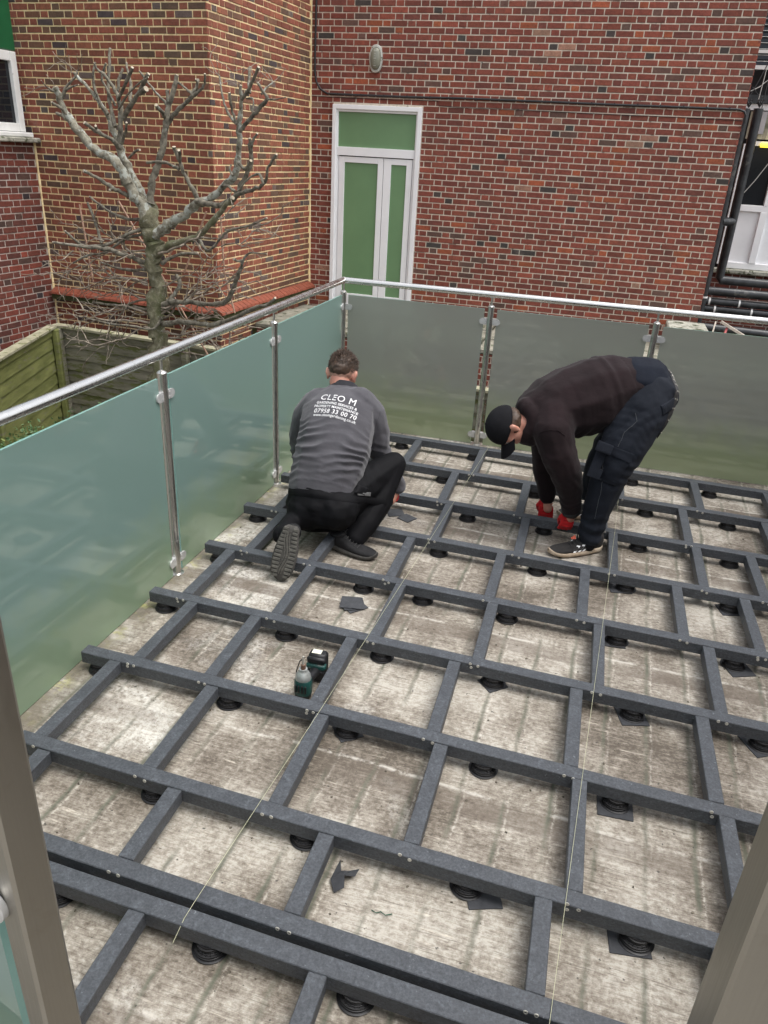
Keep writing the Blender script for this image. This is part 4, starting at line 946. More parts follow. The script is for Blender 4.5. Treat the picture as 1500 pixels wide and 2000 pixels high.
# ---------------------------------------------------------------- hedge in the lower garden
M_LEAF=simple('hedge_leaf',(.03,.075,.022),(.085,.16,.05),2.5,.5,bmp=0)
M_LEAFY=simple('hedge_young_leaf',(.16,.22,.05),(.22,.28,.08),2,.5,bmp=0)
hc=atz(-25,925,-.55); hd=tag(empty('hedge',(hc.x,hc.y,-2)),'clipped evergreen hedge top peeping over the left glass','hedge')
mb=MB(); rr=random.Random(5)
for k in range(9000):
    u=rr.uniform(-1,1);v_=rr.uniform(-1.6,1.6);
    hh=.16*math.sin(u*3+1)+.10*math.sin(v_*4)+.05*math.sin(v_*11+u*7)
    top=-.62+hh+.10*rr.gauss(0,.5)
    if rr.random()<.45: z=top-abs(rr.gauss(0,.05))
    else: z=top-rr.uniform(0,.5)
    c=Vector((hc.x-.15+u*.75,hc.y+v_,z)); a=rr.uniform(.012,.022)
    d=Vector((rr.gauss(0,1),rr.gauss(0,1),rr.gauss(.5,1))).normalized(); s_v=d.orthogonal().normalized(); s_v.rotate(Matrix.Rotation(rr.uniform(0,6),3,d)); nn=d.cross(s_v)
    mb.add([c-d*a,c+s_v*a*.45+nn*a*.1,c+d*a,c-s_v*a*.45+nn*a*.1],[(0,1,2,3)],1 if rr.random()<.06 else 0)
o=mb.build('foliage',[M_LEAF,M_LEAFY],hd); tag(o,kind='stuff')
mb=MB(); mb.box((hc.x-.75,hc.y-1.5,-2),(hc.x+.45,hc.y+1.5,-.95)); mb.build('dark_filler',M_DARK,hd)  # plain dark box filling the hedge below the leaves
# ---------------------------------------------------------------- impact driver standing on its tail
M_TEAL=simple('teal_casing',(.008,.045,.040),(.014,.070,.062),14,.45,bmp=.1,spots=(20,(.11,.12,.105),.56)); M_NOSE=simple('worn_alloy',(.28,.30,.29),(.55,.57,.55),30,.4,metal=.5,bmp=.3,bd=.002)
dc=atz(592,1362,0); dv=(atz(618,1312,0)-dc); dv.z=0; dv.normalize()
drl=tag(empty('impact_driver',(dc.x,dc.y,0)),'teal and black cordless impact driver standing on its tail on the roof','power tool')
sx=Vector((dv.y,-dv.x,0)); MD=fmat(Vector((dc.x,dc.y,0)),sx,dv)
def ring_loft(mb,secs,n=18,k=0,M=MD,pw=1.0):
    V=[];F=[]
    for (cx,cy,cz,a,b_) in secs:
        for j in range(n):
            th=2*math.pi*j/n; c=math.cos(th); s_=math.sin(th)
            V.append(M@Vector((cx+a*math.copysign(abs(c)**pw,c),cy+b_*math.copysign(abs(s_)**pw,s_),cz)))
    for i in range(len(secs)-1):
        for j in range(n): F.append((i*n+j,i*n+(j+1)%n,(i+1)*n+(j+1)%n,(i+1)*n+j))
    F.append(tuple(range(n-1,-1,-1))); F.append(tuple((len(secs)-1)*n+j for j in range(n))); mb.add(V,F,k)
mb=MB(); ring_loft(mb,[(0,.0,.004,.026,.024),(0,0,.010,.031,.029),(0,0,.028,.033,.031)],pw=.8); mb.build('rear_cap',M_BLACKP,drl,True,50)
mb=MB(); ring_loft(mb,[(0,0,.028,.0335,.0315),(0,0,.06,.0345,.033),(0,0,.088,.033,.031),(0,0,.092,.031,.029)],pw=.8); mb.build('motor_housing',M_TEAL,drl,True,50)
mb=MB()
for a in (-.02,-.007,.007,.02): mb.box((a-.0035,-.036,.045),(a+.0035,-.029,.08),M=MD,bev=.002)
mb.build('vents',M_BLACKP,drl)
mb=MB(); ring_loft(mb,[(0,0,.092,.031,.029),(0,0,.096,.032,.030),(0,0,.112,.029,.027),(0,0,.126,.020,.020),(0,0,.130,.0165,.0165),(0,0,.139,.0165,.0165)]); mb.build('gear_nose',M_NOSE,drl,True,50)
mb=MB(); ring_loft(mb,[(0,0,.139,.010,.010),(0,0,.158,.0095,.0095)],n=12); mb.build('chuck',simple('brown_collar',(.10,.05,.03),(.16,.09,.06),20,.5),drl,True)
mb=MB(); ring_loft(mb,[(0,0,.158,.0045,.0045),(0,0,.195,.0045,.0045),(0,0,.197,.003,.003)],n=6); mb.build('bit',M_SCREW,drl)
mb=MB(); mb.tube([MD@Vector(p) for p in [(.004,.02,.062),(.012,.06,.060),(.016,.10,.056)]],[.021,.019,.021],14); mb.build('handle',M_BLACKP,drl,True,60)
mb=MB(); mb.box((-.015,.02,.085),(.0,.042,.105),M=MD,bev=.004); mb.build('trigger',M_BLACKP,drl)
bt=MB(); bt.box((-.022,.100,.004),(.056,.118,.060),M=MD,bev=.007); bt.box((-.022,.100,.090),(.056,.118,.118),M=MD,bev=.007); bt.build('handle_base',M_BLACKP,drl,True,40)
bt=MB(); bt.box((-.023,.098,.062),(.057,.128,.088),M=MD,bev=.006); bt.build('teal_band',M_TEAL,drl,True,40)
bt=MB(); bt.box((-.020,.1185,.002),(.054,.165,.122),M=MD,bev=.009); b1=bt.build('battery',M_BLACKP,drl,True,40)
bt=MB(); bt.box((-.008,.128,.1222),(.030,.155,.1235),M=MD); bt.build('label',simple('cream_label',(.62,.62,.5),(.75,.75,.62),30,.6),b1)
bt=MB(); bt.tube([MD@Vector(p) for p in [(-.026,.10,.115),(-.045,.09,.10),(-.055,.08,.06),(-.058,.085,.03),(-.05,.09,.02)]],.0025,6); bt.build('wrist_loop',M_BLACKP,drl,True)
# ---------------------------------------------------------------- people
ICO=None
def ico():
    global ICO
    if ICO is None:
        bm=bmesh.new(); bmesh.ops.create_icosphere(bm,subdivisions=2,radius=1); bm.verts.ensure_lookup_table()
        ICO=([v.co.copy() for v in bm.verts],[tuple(v.index for v in f.verts) for f in bm.faces]); bm.free()
    return ICO
class Blob:
    def __init__(s): s.mb=MB()
    def ell(s,c,ax):                        # ax: three axis vectors scaled to the radii
        V,F=ico(); c=Vector(c); a,b,d=[Vector(x) for x in ax]
        s.mb.add([c+a*v.x+b*v.y+d*v.z for v in V],F); return s
    def sph(s,c,r): return s.ell(c,((r,0,0),(0,r,0),(0,0,r)))
    def cap(s,P,R,dens=.35):
        P=[Vector(p) for p in P]
        for i in range(len(P)-1):
            L=(P[i+1]-P[i]).length; n=max(2,int(L/(min(R[i],R[i+1])*dens)))
            for k in range(n+1):
                t=k/n; s.sph(P[i].lerp(P[i+1],t),R[i]+(R[i+1]-R[i])*t)
        return s
    def loft(s,secs,side):                  # secs: centre, half width along side, half depth
        side=Vector(side).normalized(); cs=[Vector(x[0]) for x in secs]
        for i in range(len(secs)-1):
            d=(cs[i+1]-cs[i]); L=d.length; d.normalize(); sd=(side-d*side.dot(d)).normalized(); nn=d.cross(sd)
            n=max(2,int(L/.02))
            for k in range(n+1):
                t=k/n; c=cs[i].lerp(cs[i+1],t); a=secs[i][1]*(1-t)+secs[i+1][1]*t; b=secs[i][2]*(1-t)+secs[i+1][2]*t
                s.ell(c,(sd*a,nn*b,d*min(a,b)*.62))
        return s
    def build(s,name,mat,parent,voxel=.008,smooth=8,disp=None,fac=.5,post=None):
        V=np.array([tuple(v) for v in s.mb.V]); me=D.meshes.new('tmp'); me.from_pydata([tuple(v) for v in s.mb.V],[],s.mb.F); o=D.objects.new('tmp',me); COL.objects.link(o)
        r=o.modifiers.new('r','REMESH'); r.mode='VOXEL'; r.voxel_size=voxel; r.adaptivity=0
        sm_=o.modifiers.new('s','SMOOTH'); sm_.factor=fac; sm_.iterations=smooth
        dg=bpy.context.evaluated_depsgraph_get(); ev=o.evaluated_get(dg); m2=D.meshes.new_from_object(ev); D.objects.remove(o); D.meshes.remove(me)
        if disp:
            n_=len(m2.vertices); co=np.empty(n_*3); m2.vertices.foreach_get('co',co); co=co.reshape(-1,3); no=np.empty(n_*3); m2.vertices.foreach_get('normal',no); no=no.reshape(-1,3)
            d=np.array([disp(Vector(c),Vector(n)) for c,n in zip(co,no)]); co=co+no*d[:,None]; m2.vertices.foreach_set('co',co.reshape(-1)); m2.update()
        org=Vector((0,0,0)); p=parent
        while p is not None: org+=Vector(p.location); p=p.parent
        bv=BVHTree.FromPolygons([v.co.copy() for v in m2.vertices],[tuple(p.vertices) for p in m2.polygons])
        for mt in (mat if isinstance(mat,(list,tuple)) else [mat]): m2.materials.append(mt)
        if post:
            for pl in m2.polygons: pl.material_index=post(pl.center,pl.normal)
        m2.transform(Matrix.Translation(-org)); m2.name=name
        o=D.objects.new(name,m2); COL.objects.link(o); o.parent=parent; sm(o); return o,bv
def nz(p,s,o=0): return noise.noise(Vector(p)*s+Vector((o,o*2.3,o*.7)))
def ridge(x): return 1-2*abs(x-math.floor(x)-.5)           # triangle wave 0..1
def fabric(name,c1,c2,scale=6,rough=.9,weave=260,bm_=.25,sheen=.15):
    m,nt,b=nodes(name); v=coords(nt); f=noi(nt,v,scale,6,.65); nt.links.new(ramp(nt,f,[(.35,c1),(.65,c2)]),b.inputs['Base Color']); b.inputs['Roughness'].default_value=rough; b.inputs['Specular IOR Level'].default_value=.18
    try: b.inputs['Sheen Weight'].default_value=sheen; b.inputs['Sheen Roughness'].default_value=.5
    except Exception: pass
    n1=bump(nt,None,noi(nt,v,28,4,.6),.5,.004); bump(nt,b,noi(nt,v,weave,3,.6),bm_,.0015,n1); return m
def mat_skin():
    m,nt,b=nodes('skin'); v=coords(nt); f=noi(nt,v,14,5,.6); nt.links.new(ramp(nt,f,[(.35,(.44,.20,.145)),(.65,(.56,.29,.215))]),b.inputs['Base Color']); b.inputs['Roughness'].default_value=.5
    b.inputs['Subsurface Weight'].default_value=.12; b.inputs['Subsurface Radius'].default_value=(.02,.008,.004); b.inputs['Subsurface Scale'].default_value=.5
    bump(nt,b,noi(nt,v,160,3,.6),.15,.001); return m
M_SKIN=mat_skin()
M_FLEECE=fabric('grey_fleece',(.066,.064,.072),(.084,.082,.091),9,.95,170,.5,.2); M_TROUS=fabric('black_track_trousers',(.0028,.0028,.0036),(.0046,.0046,.006),6,.75,300,.2,.0)
M_HOOD=fabric('brown_black_hoodie',(.0085,.0048,.0055),(.019,.0110,.0125),3.5,.9,240,.35,.06); M_CARGO=fabric('navy_cargo_cloth',(.0065,.0085,.0135),(.0145,.0175,.025),5,.85,300,.4,.02); M_NAVY=fabric('navy_shirt',(.0055,.0075,.014),(.008,.011,.019),5,.85,280,.2,.02)
M_CAPM=fabric('black_cap_cloth',(.006,.006,.0075),(.010,.010,.012),9,.85,280,.3,.0)
M_REDG=fabric('red_knit',(.42,.012,.016),(.52,.020,.022),18,.8,200,.6,.1); M_BLKG=simple('black_latex',(.010,.010,.010),(.03,.028,.028),30,.55,bmp=.4,bd=.002)
M_SHOEB=fabric('dark_shoe_mesh',(.010,.010,.011),(.022,.022,.023),20,.8,220,.5,.05); M_SHOEG=fabric('grey_shoe_mesh',(.040,.038,.036),(.060,.057,.054),20,.85,220,.6,.05)
M_SOLED=simple('dark_rubber_sole',(.035,.033,.030),(.075,.070,.062),30,.8,bmp=.3,bd=.002); M_SOLEB=simple('muddy_foam_sole',(.24,.17,.11),(.50,.42,.32),16,.8,bmp=.3,bd=.002)
M_WHITE=simple('white_print',(.74,.74,.74),(.80,.80,.80),40,.6,bmp=.1,bd=.0005); M_ORNG=simple('orange_print',(.75,.09,.04),(.82,.12,.05),40,.5); M_LACE=simple('shoe_lace',(.02,.02,.02),(.035,.035,.035),60,.8)
M_HAIR=simple('brown_hair',(.030,.017,.010),(.085,.052,.033),40,.55,bmp=.3,bd=.002); M_STUB=simple('cropped_hair_skin',(.30,.165,.12),(.40,.23,.17),120,.7,bmp=.3,bd=.001)
def patch(name,bv,M,w,h,off,thick,mat,parent,nu=10,nv=10,rad=.1,back=.15,corner=.0):
    """cloth patch laid over a surface: grid in M's xy plane cast along -z"""
    V=[];ok=[]; dr_=-(M.to_3x3()@Vector((0,0,1))).normalized(); last=None
    T=[];B=[]
    for i in range(nu+1):
        for j in range(nv+1):
            x=(i/nu-.5)*w; y=(j/nv-.5)*h; p=M@Vector((x,y,rad)); hit=bv.ray_cast(p,dr_,rad+back)
            if hit[0] is None: q_=last if last is not None else p+dr_*rad; nn=-dr_
            else: q_=hit[0]; nn=-dr_; last=q_
            e=min(i,nu-i,j,nv-j); th=off+(thick if e>0 else thick*.6)
            T.append(q_+nn*th); B.append(q_-nn*.004)
    V=T+B; n0=len(T); g=lambda i,j:i*(nv+1)+j
    F=[(g(i,j),g(i+1,j),g(i+1,j+1),g(i,j+1)) for i in range(nu) for j in range(nv)]
    br=[g(i,0) for i in range(nu+1)]+[g(nu,j) for j in range(1,nv+1)]+[g(i,nv) for i in range(nu-1,-1,-1)]+[g(0,j) for j in range(nv-1,0,-1)]
    for a,b_ in zip(br,br[1:]+br[:1]): F.append((a,b_,b_+n0,a+n0))
    mb=MB(); mb.add(V,F); return mb.build(name,mat,parent,True,60)
def band(name,bv,c,nrm,width,off,mat,parent,n=48,R=.4,out=.0,rz=3,ang=None):
    """strip of cloth round a limb: rays from outside in towards the axis"""
    c=Vector(c); nrm=Vector(nrm).normalized(); a=nrm.orthogonal().normalized(); b_=nrm.cross(a); V=[];F=[]
    rows=rz+1
    for k in range(rows):
        cc=c+nrm*((k/rz-.5)*width)
        for j in range(n):
            th=2*math.pi*j/n; d=a*math.cos(th)+b_*math.sin(th); hit=bv.ray_cast(cc+d*R,-d,R)
            q_=hit[0] if hit[0] is not None else cc+d*.05
            V.append(q_+d*(off*(.35 if k in (0,rz) else 1)))
    for k in range(rz):
        for j in range(n): F.append((k*n+j,k*n+(j+1)%n,(k+1)*n+(j+1)%n,(k+1)*n+j))
    # inner skin
    mb=MB(); mb.add(V,F); o=mb.build(name,mat,parent,True,80); return o
def shoe(root,heel,toe,up,mat_up,mat_sole,stripes=False,logo=False,tread=False,high=.085,name='shoe',wide=1.0):
    heel=Vector(heel); toe=Vector(toe); x=(toe-heel); L=x.length; x.normalize(); up=Vector(up); up=(up-x*up.dot(x)).normalized(); y=up.cross(x)
    M=Matrix.Identity(4)
    for i in range(3): M[i][0]=x[i];M[i][1]=y[i];M[i][2]=up[i];M[i][3]=heel[i]
    def outline(t):   # half width along the shoe
        return .5*L*.35*wide*(.66+.30*math.sin(max(0,(t-.12))*1.15*math.pi*.93))*(1-max(0,(t-.80)/.20)**2.2*.75)*(1-max(0,(.08-t)/.08)**2*.45)
    N_=26; S=[(i/N_) for i in range(N_+1)]; n=20
    def loft(fz0,fz1,fw,name,mat,pw=.8,crown=True):
        mb=MB(); V=[];F=[]
        for t in S:
            w=fw(t); z0=fz0(t); z1=fz1(t)
            for j in range(n):
                th=2*math.pi*j/n; c=math.cos(th); s_=math.sin(th); yy=w*math.copysign(abs(c)**pw,c); zz=(z0+z1)/2+(z1-z0)/2*math.copysign(abs(s_)**pw,s_)
                if crown: yy*=1-.42*max(0,s_)**2*min(1,(z1-z0)/.06)
                V.append(M@Vector((t*L,yy,zz)))
        for i in range(N_):
            for j in range(n): F.append((i*n+j,i*n+(j+1)%n,(i+1)*n+(j+1)%n,(i+1)*n+j))
        F.append(tuple(range(n))); F.append(tuple(N_*n+j for j in range(n))); mb.add(V,F); return mb.build(name,mat,root,True,50)
    spring=lambda t:.020*max(0,(t-.72)/.28)**2+.008*max(0,(.10-t)/.10)**2
    sh=loft(lambda t:spring(t)+.012,lambda t:(high if t<.22 else high-(high-.052)*min(1,(t-.22)/.38)**.9)*(1-.52*max(0,(t-.62)/.38)**2.1)+spring(t)*.6,lambda t:outline(t)*.93,name,mat_up)
    so_=loft(spring,lambda t:spring(t)+.030-.010*max(0,(t-.4)),lambda t:outline(t)*1.06,'sole',mat_sole,.45,False)
    so_.parent=sh
    # laces
    mb=MB()
    for k in range(5):
        t=.36+k*.06; z=(high-(high-.052)*min(1,(t-.22)/.38)**.9)+.004; w=.020
        mb.tube([M@Vector((t*L,-w,z-.005)),M@Vector((t*L+.004,0,z+.002)),M@Vector((t*L,w,z-.005))],.0024,6)
    mb.tube([M@Vector((.30*L,.004,high)),M@Vector((.29*L,.03,high+.004)),M@Vector((.33*L,.045,high-.012)),M@Vector((.35*L,.02,high-.006))],.0017,5)
    o=mb.build('laces',M_LACE,root,True); o.parent=sh
    mb=MB(); V=[];F=[]      # collar
    for k in range(16):
        th=2*math.pi*k/16; V.append(M@Vector((.15*L+.040*math.cos(th),.031*math.sin(th),high-.012+.010*math.cos(th)*0)))
    mb.tube(V+[V[0]],.008,8,caps=False); o=mb.build('collar',mat_up,root,True); o.parent=sh
    bvs=BVHTree.FromPolygons([v.co+Vector(root.location) for v in sh.data.vertices],[tuple(p.vertices) for p in sh.data.polygons])
    if stripes:
        for sd in (1,-1):
            mb=MB()
            for k in range(3):
                P=[]
                for (t0,z0) in ((.40+k*.09,.030),(.40+k*.09+.040,.030),(.30+k*.09+.040,.070-k*.006),(.30+k*.09,.070-k*.006)):
                    p=M@Vector((t0*L,sd*.2,z0)); h=bvs.ray_cast(p,-y*sd,.3); P.append((h[0] if h[0] else M@Vector((t0*L,sd*.04,z0)))+y*sd*.0042)
                Q=[p-y*sd*.003 for p in P]; mb.add(P+Q,[(0,1,2,3),(0,4,5,1),(1,5,6,2),(2,6,7,3),(3,7,4,0)])
            o=mb.build('side_stripes',M_WHITE,root); o.parent=sh
    if tread:
        mb=MB()
        for k in range(13):
            t=.06+k*.07; w=outline(t)
            for sd in (1,-1):
                yy=sd*w*.62; mb.box((t*L-.0065,yy-w*.30,-.0035+spring(t)),(t*L+.0065,yy+w*.30,.003+spring(t)),M=M@Matrix.Translation((0,0,0))@Matrix.Rotation(0,4,'Z'),bev=.0015)
        P=[M@Vector((t*L,.010*math.sin(t*9),-.001+spring(t))) for t in [.1+.04*k for k in range(20)]]
        mb.tube(P,.0045,6); mb.tube([p+y*.012 for p in P],.003,6); mb.tube([p-y*.012 for p in P],.003,6)
        o=mb.build('tread_lugs',simple('tread_rubber',(.06,.057,.05),(.11,.105,.09),30,.85,bmp=.3),root,True,30); o.parent=sh
    return sh,M
def hand(root,wrist,xdir,back,side,mat,curl=(.5,.55,.6,.65),post=None,scale=1.0,thumb=.6,spread=.10,name='glove'):
    """wrist point, direction of the fingers, direction the back of the hand faces, +1/-1 thumb side"""
    x=Vector(xdir).normalized(); z=Vector(back); z=(z-x*z.dot(x)).normalized(); y=z.cross(x)*side
    M=Matrix.Identity(4)
    for i in range(3): M[i][0]=x[i];M[i][1]=y[i];M[i][2]=z[i];M[i][3]=Vector(wrist)[i]
    s=scale; B=Blob()
    R3=lambda v:M@Vector(v)
    B.loft([(R3((-.03*s,0,0)),.030*s,.024*s),(R3((.01*s,0,0)),.031*s,.021*s),(R3((.05*s,.002,0)),.040*s,.017*s),(R3((.088*s,0,0)),.041*s,.0135*s)],y)
    ln=[(.044,.026,.022),(.048,.030,.023),(.045,.028,.022),(.035,.021,.020)]; ys=[.030,.010,-.010,-.029]
    for f_ in range(4):
        p=Vector((.086*s-(.006 if f_==3 else 0),ys[f_]*s,0)); a=0; P=[p.copy()-Vector((.02,0,0))*s]; P.append(p.copy()); yaw=ys[f_]*spread/.03
        for k,l in enumerate(ln[f_]):
            a+=curl[f_]*(1.0,1.15,.8)[k]; d=Vector((math.cos(a)*math.cos(yaw),math.sin(yaw)*math.cos(a),-math.sin(a))); p=p+d*l*s; P.append(p.copy())
        B.cap([R3(q_) for q_ in P],[.0105*s,.0108*s,.0100*s,.0092*s,.0082*s],.5)
    P=[Vector((.018,.020,-.006)),Vector((.048,.042,-.016)),Vector((.074,.048-.01*thumb,-.016-.022*thumb)),Vector((.097,.046-.022*thumb,-.022-.036*thumb))]
    B.cap([R3(q_*s) for q_ in P],[.017*s,.0135*s,.0115*s,.0095*s],.4)
    mi=None
    if post:
        Mi=M.inverted()
        def mi(c,n):
            l=Mi@c; ln_=Mi.to_3x3()@n
            return 1 if (l.x>.118*s or (l.x>.02 and ln_.z<-.25)) else 0
    return B.build(name,mat,root,.0042,4,None,.5,mi)
def head(B,c,up,face,s=1.0):
    up=Vector(up).normalized(); f=Vector(face); f=(f-up*f.dot(up)).normalized(); l=up.cross(f)
    M=Matrix.Identity(4)
    for i in range(3): M[i][0]=l[i];M[i][1]=f[i];M[i][2]=up[i];M[i][3]=Vector(c)[i]
    R3=lambda v:M@(Vector(v)*s)
    def E(cc,r): B.ell(R3(cc),(l*r[0]*s,f*r[1]*s,up*r[2]*s))
    E((0,-.012,.028),(.076,.096,.088)); E((0,.035,.015),(.064,.056,.070)); E((0,.020,-.045),(.058,.062,.052)); E((0,.052,-.082),(.030,.028,.020)); E((0,.030,-.070),(.048,.045,.030))
    E((0,-.035,-.040),(.054,.048,.048))
    B.cap([R3((0,.088,.018)),R3((0,.108,-.018))],[.010*s,.014*s]); E((.012,.098,-.020),(.008,.010,.008)); E((-.012,.098,-.020),(.008,.010,.008))
    E((0,.083,-.052),(.024,.012,.006)); E((0,.081,-.062),(.020,.012,.007)); E((.030,.080,.028),(.024,.010,.007)); E((-.030,.080,.028),(.024,.010,.007)); E((.042,.062,-.012),(.020,.020,.014)); E((-.042,.062,-.012),(.020,.020,.014))
    for sd in (1,-1):
        E((sd*.079,-.008,-.006),(.011,.019,.032)); E((sd*.089,-.018,.006),(.009,.015,.025)); E((sd*.082,.0,-.032),(.008,.009,.012))
    return M
# ================================================================ bending man
def c7(cx,cy,Y): return at(920+cx/3.5714,660+cy/3.5714,Y)
m2=tag(empty('person',(1.95,-1.4,0)),'man in black cap, dark hoodie, navy cargo trousers and red gloves bending over the joists','person')
lf=Vector((.52,-.85,0)).normalized(); fw=Vector((-.85,-.52,0)).normalized()
T=[(c7(1235,335,-1.13),.175,.135),(c7(1130,320,-1.15),.195,.150),(c7(1000,345,-1.18),.215,.178),(c7(840,405,-1.22),.235,.205),(c7(680,455,-1.28),.225,.195),(c7(560,490,-1.33),.205,.172),(c7(470,525,-1.37),.165,.14),(c7(400,560,-1.41),.10,.095)]
shN=c7(575,650,-1.50); elN=c7(655,905,-1.50); wrN=c7(697,1205,-1.40)
shF=c7(520,600,-1.17); elF=c7(520,900,-1.13); wrF=c7(533,1105,-1.16)
hipN=c7(1225,465,-1.26); thN=c7(1095,690,-1.36); knN=c7(980,905,-1.43); caN=c7(905,1130,-1.46); anN=c7(835,1350,-1.47)
hipF=c7(1215,460,-1.00); thF=c7(1040,690,-1.00); knF=c7(905,900,-.99); caF=c7(855,1070,-.97); anF=Vector((1.98,-1.0,.12))
hdc=c7(262,622,-1.50); hup=Vector((-.90,-.42,.06)); hfc=Vector((.02,-.15,-1))
# body: one continuous figure under the clothes
B=Blob(); HM=head(B,hdc,hup,hfc,.97)
B.cap([HM@Vector((0,-.02,-.05)),HM@Vector((0,-.03,-.13)),T[6][0]],[.055,.056,.075])
B.loft([(c,a*.8,b*.8) for c,a,b in T],lf)
for S,E_,W_ in ((shN,elN,wrN),(shF,elF,wrF)): B.cap([T[5][0].lerp(S,.5),S,E_,W_],[.09,.068,.048,.031])
for H_,T_,K_,A_ in ((hipN,thN,knN,anN),(hipF,thF,knF,anF)): B.cap([c7(1240,360,-1.12),H_,T_,K_,A_],[.12,.10,.085,.062,.040])
handN=c7(692,1255,-1.40); handF=c7(535,1190,-1.175)
B.cap([wrN,handN],[.031,.028]); B.cap([wrF,handF],[.031,.028]); B.cap([anN,c7(818,1440,-1.49)],[.036,.030]); B.cap([anF,anF+Vector((.0,.0,-.05))],[.036,.030])
body,_=B.build('body',M_SKIN,m2,.0075,4)
# trousers
B=Blob()
pel=c7(1238,362,-1.12)
B.loft([(c7(1150,325,-1.14),.175,.125),(c7(1235,352,-1.12),.190,.140),(c7(1290,392,-1.11),.180,.120)],lf)
B.ell(c7(1300,405,-1.20),((.115,0,0),(0,.12,0),(0,0,.115))); B.ell(c7(1300,395,-1.02),((.11,0,0),(0,.11,0),(0,0,.11)))
B.cap([c7(1262,410,-1.22),c7(1185,530,-1.30),c7(1085,705,-1.37),c7(1015,840,-1.42),knN,caN,anN,c7(832,1385,-1.48)],[.135,.142,.132,.118,.108,.086,.070,.066],.25)
B.cap([c7(1250,410,-1.02),thF,knF,caF,anF],[.13,.125,.10,.085,.072],.25)
axis_t=(knN-anN).normalized()
def d_tr(p,n):
    h=p.z
    d=.009*nz(p,5,3)+.006*nz(p,13,1)-.005*abs(nz(p,9,12))
    near=1.0
    u=(p-knN).dot(axis_t)
    w=math.exp(-((u+.36)/.09)**2)                  # bunched hem above the shoe
    d+=.010*w*(ridge(u*16+1.2*nz(p,6,2))-.4)
    w=math.exp(-((u-.03)/.12)**2); d+=.007*w*(ridge(u*11+p.x*3+1.5*nz(p,5,5))-.4)
    w=math.exp(-((p-c7(1090,500,-1.4)).length/.17)**2); d+=.009*w*(ridge((p.z*7-p.x*7)+1.2*nz(p,5,7))-.4)
    return d
tro,bvT=B.build('cargo_trousers',M_CARGO,m2,.0075,6,d_tr)
# shirt tail between jumper and belt
B=Blob(); B.loft([(c7(1100,305,-1.15),.186,.138),(c7(1180,322,-1.14),.188,.148),(c7(1235,336,-1.13),.186,.150)],lf)
B.build('shirt',M_NAVY,m2,.008,8,lambda p,n:.003*nz(p,14,2)+.001)
# belt
bn=(c7(1130,320,-1.15)-c7(1290,392,-1.11)).normalized()
def between(a,b,t): return a.lerp(b,t)
b0=c7(1282,345,-1.12); tilt=(c7(1345,250,-1.12)-c7(1215,415,-1.12)).normalized()
bnn=tilt.cross(lf).normalized()
belt=band('belt',bvT,b0,bnn,.042,.010,M_BLKG,m2,60,.32)
bm_=MB(); bvB=BVHTree.FromPolygons([v.co+Vector(m2.location) for v in belt.data.vertices],[tuple(p.vertices) for p in belt.data.polygons])
for k in range(30):
    th=2*math.pi*k/30
    a=bnn.orthogonal().normalized(); b_=bnn.cross(a); d=a*math.cos(th)+b_*math.sin(th)
    for o_ in (-.008,.008):
        h=bvB.ray_cast(b0+bnn*o_+d*.34,-d,.34)
        if h[0] is not None:
            nn=d; bm_.lathe([(.0045,0),(.0045,.002),(.0022,.002),(.0022,.0005)],frame(h[0]-nn*.0005,nn.orthogonal(),nn),8)
o=bm_.build('eyelets',M_SCREW,m2,True); o.parent=belt; o.location=(0,0,0)
# hoodie
B=Blob()
B.loft(T[1:],lf)
B.cap([c7(590,520,-1.40),shN,c7(612,790,-1.52),elN,c7(690,1060,-1.45),wrN],[.13,.112,.100,.090,.070,.054],.25)
B.cap([c7(590,520,-1.24),shF,elF,c7(525,1000,-1.15),wrF],[.13,.098,.078,.060,.046],.25)
nk=c7(372,590,-1.44); hu=hup.normalized(); ha=lf.copy(); hb=hu.cross(ha).normalized()
for k in range(20):
    th=2*math.pi*k/20; up_=hb.z*math.sin(th); cc=nk+ha*.080*math.cos(th)+hb*.092*math.sin(th)
    B.sph(cc+(-hu)*.012*math.sin(3*th),.032+.012*max(0,up_)); B.sph(cc-hu*.045,.040)
tdir=(T[6][0]-T[1][0]).normalized(); t0=T[1][0]
def d_hood(p,n):
    s_=(p-t0).dot(tdir); up_=n.z
    d=.009*nz(p,4.5,1)+.005*nz(p,11,2)+.003*abs(nz(p,17,6))
    top=max(0,up_)
    w=math.exp(-((s_-.155)/.016)**2)+math.exp(-((s_-.155-.05)/.03)**2)*.3; d+=.010*w*max(0,min(1,up_+.4))
    d+=.006*ridge(s_*9+p.z*2.5+1.6*nz(p,4,4))*max(0,1-abs(s_-.10)/.18)
    # drag folds under the arm and along the sleeve
    a=(p-elN).length; d+=.006*math.exp(-(a/.16)**2)*(ridge(p.z*15+p.x*8+1.6*nz(p,6,8))-.4)
    a=(p-wrN).length; d+=.006*math.exp(-((a-.05)/.09)**2)*(ridge(p.z*22+1.4*nz(p,7,9))-.4)
    a=(p-c7(760,700,-1.4)).length; d+=.008*math.exp(-(a/.15)**2)*(ridge(p.x*9-p.z*6+1.3*nz(p,5,6))-.4)
    if s_<.062 : d+=-.004+.0012*math.sin(math.atan2((p-t0).dot(lf),(p-t0).z)*110)
    return d
hood,bvH=B.build('hoodie',M_HOOD,m2,.0075,7,d_hood)
# seams standing proud: shoulder seam and hood edge
band('cuff',bvH,wrN.lerp(elN,.12),(wrN-elN),.055,.003,M_HOOD,m2,36,.12).parent=hood
band('cuff',bvH,wrF.lerp(elF,.12),(wrF-elF),.05,.003,M_HOOD,m2,36,.12).parent=hood
band('watch_strap',bvH,wrN.lerp(elN,-.005),(wrN-elN),.022,.005,M_BLKG,m2,30,.12)
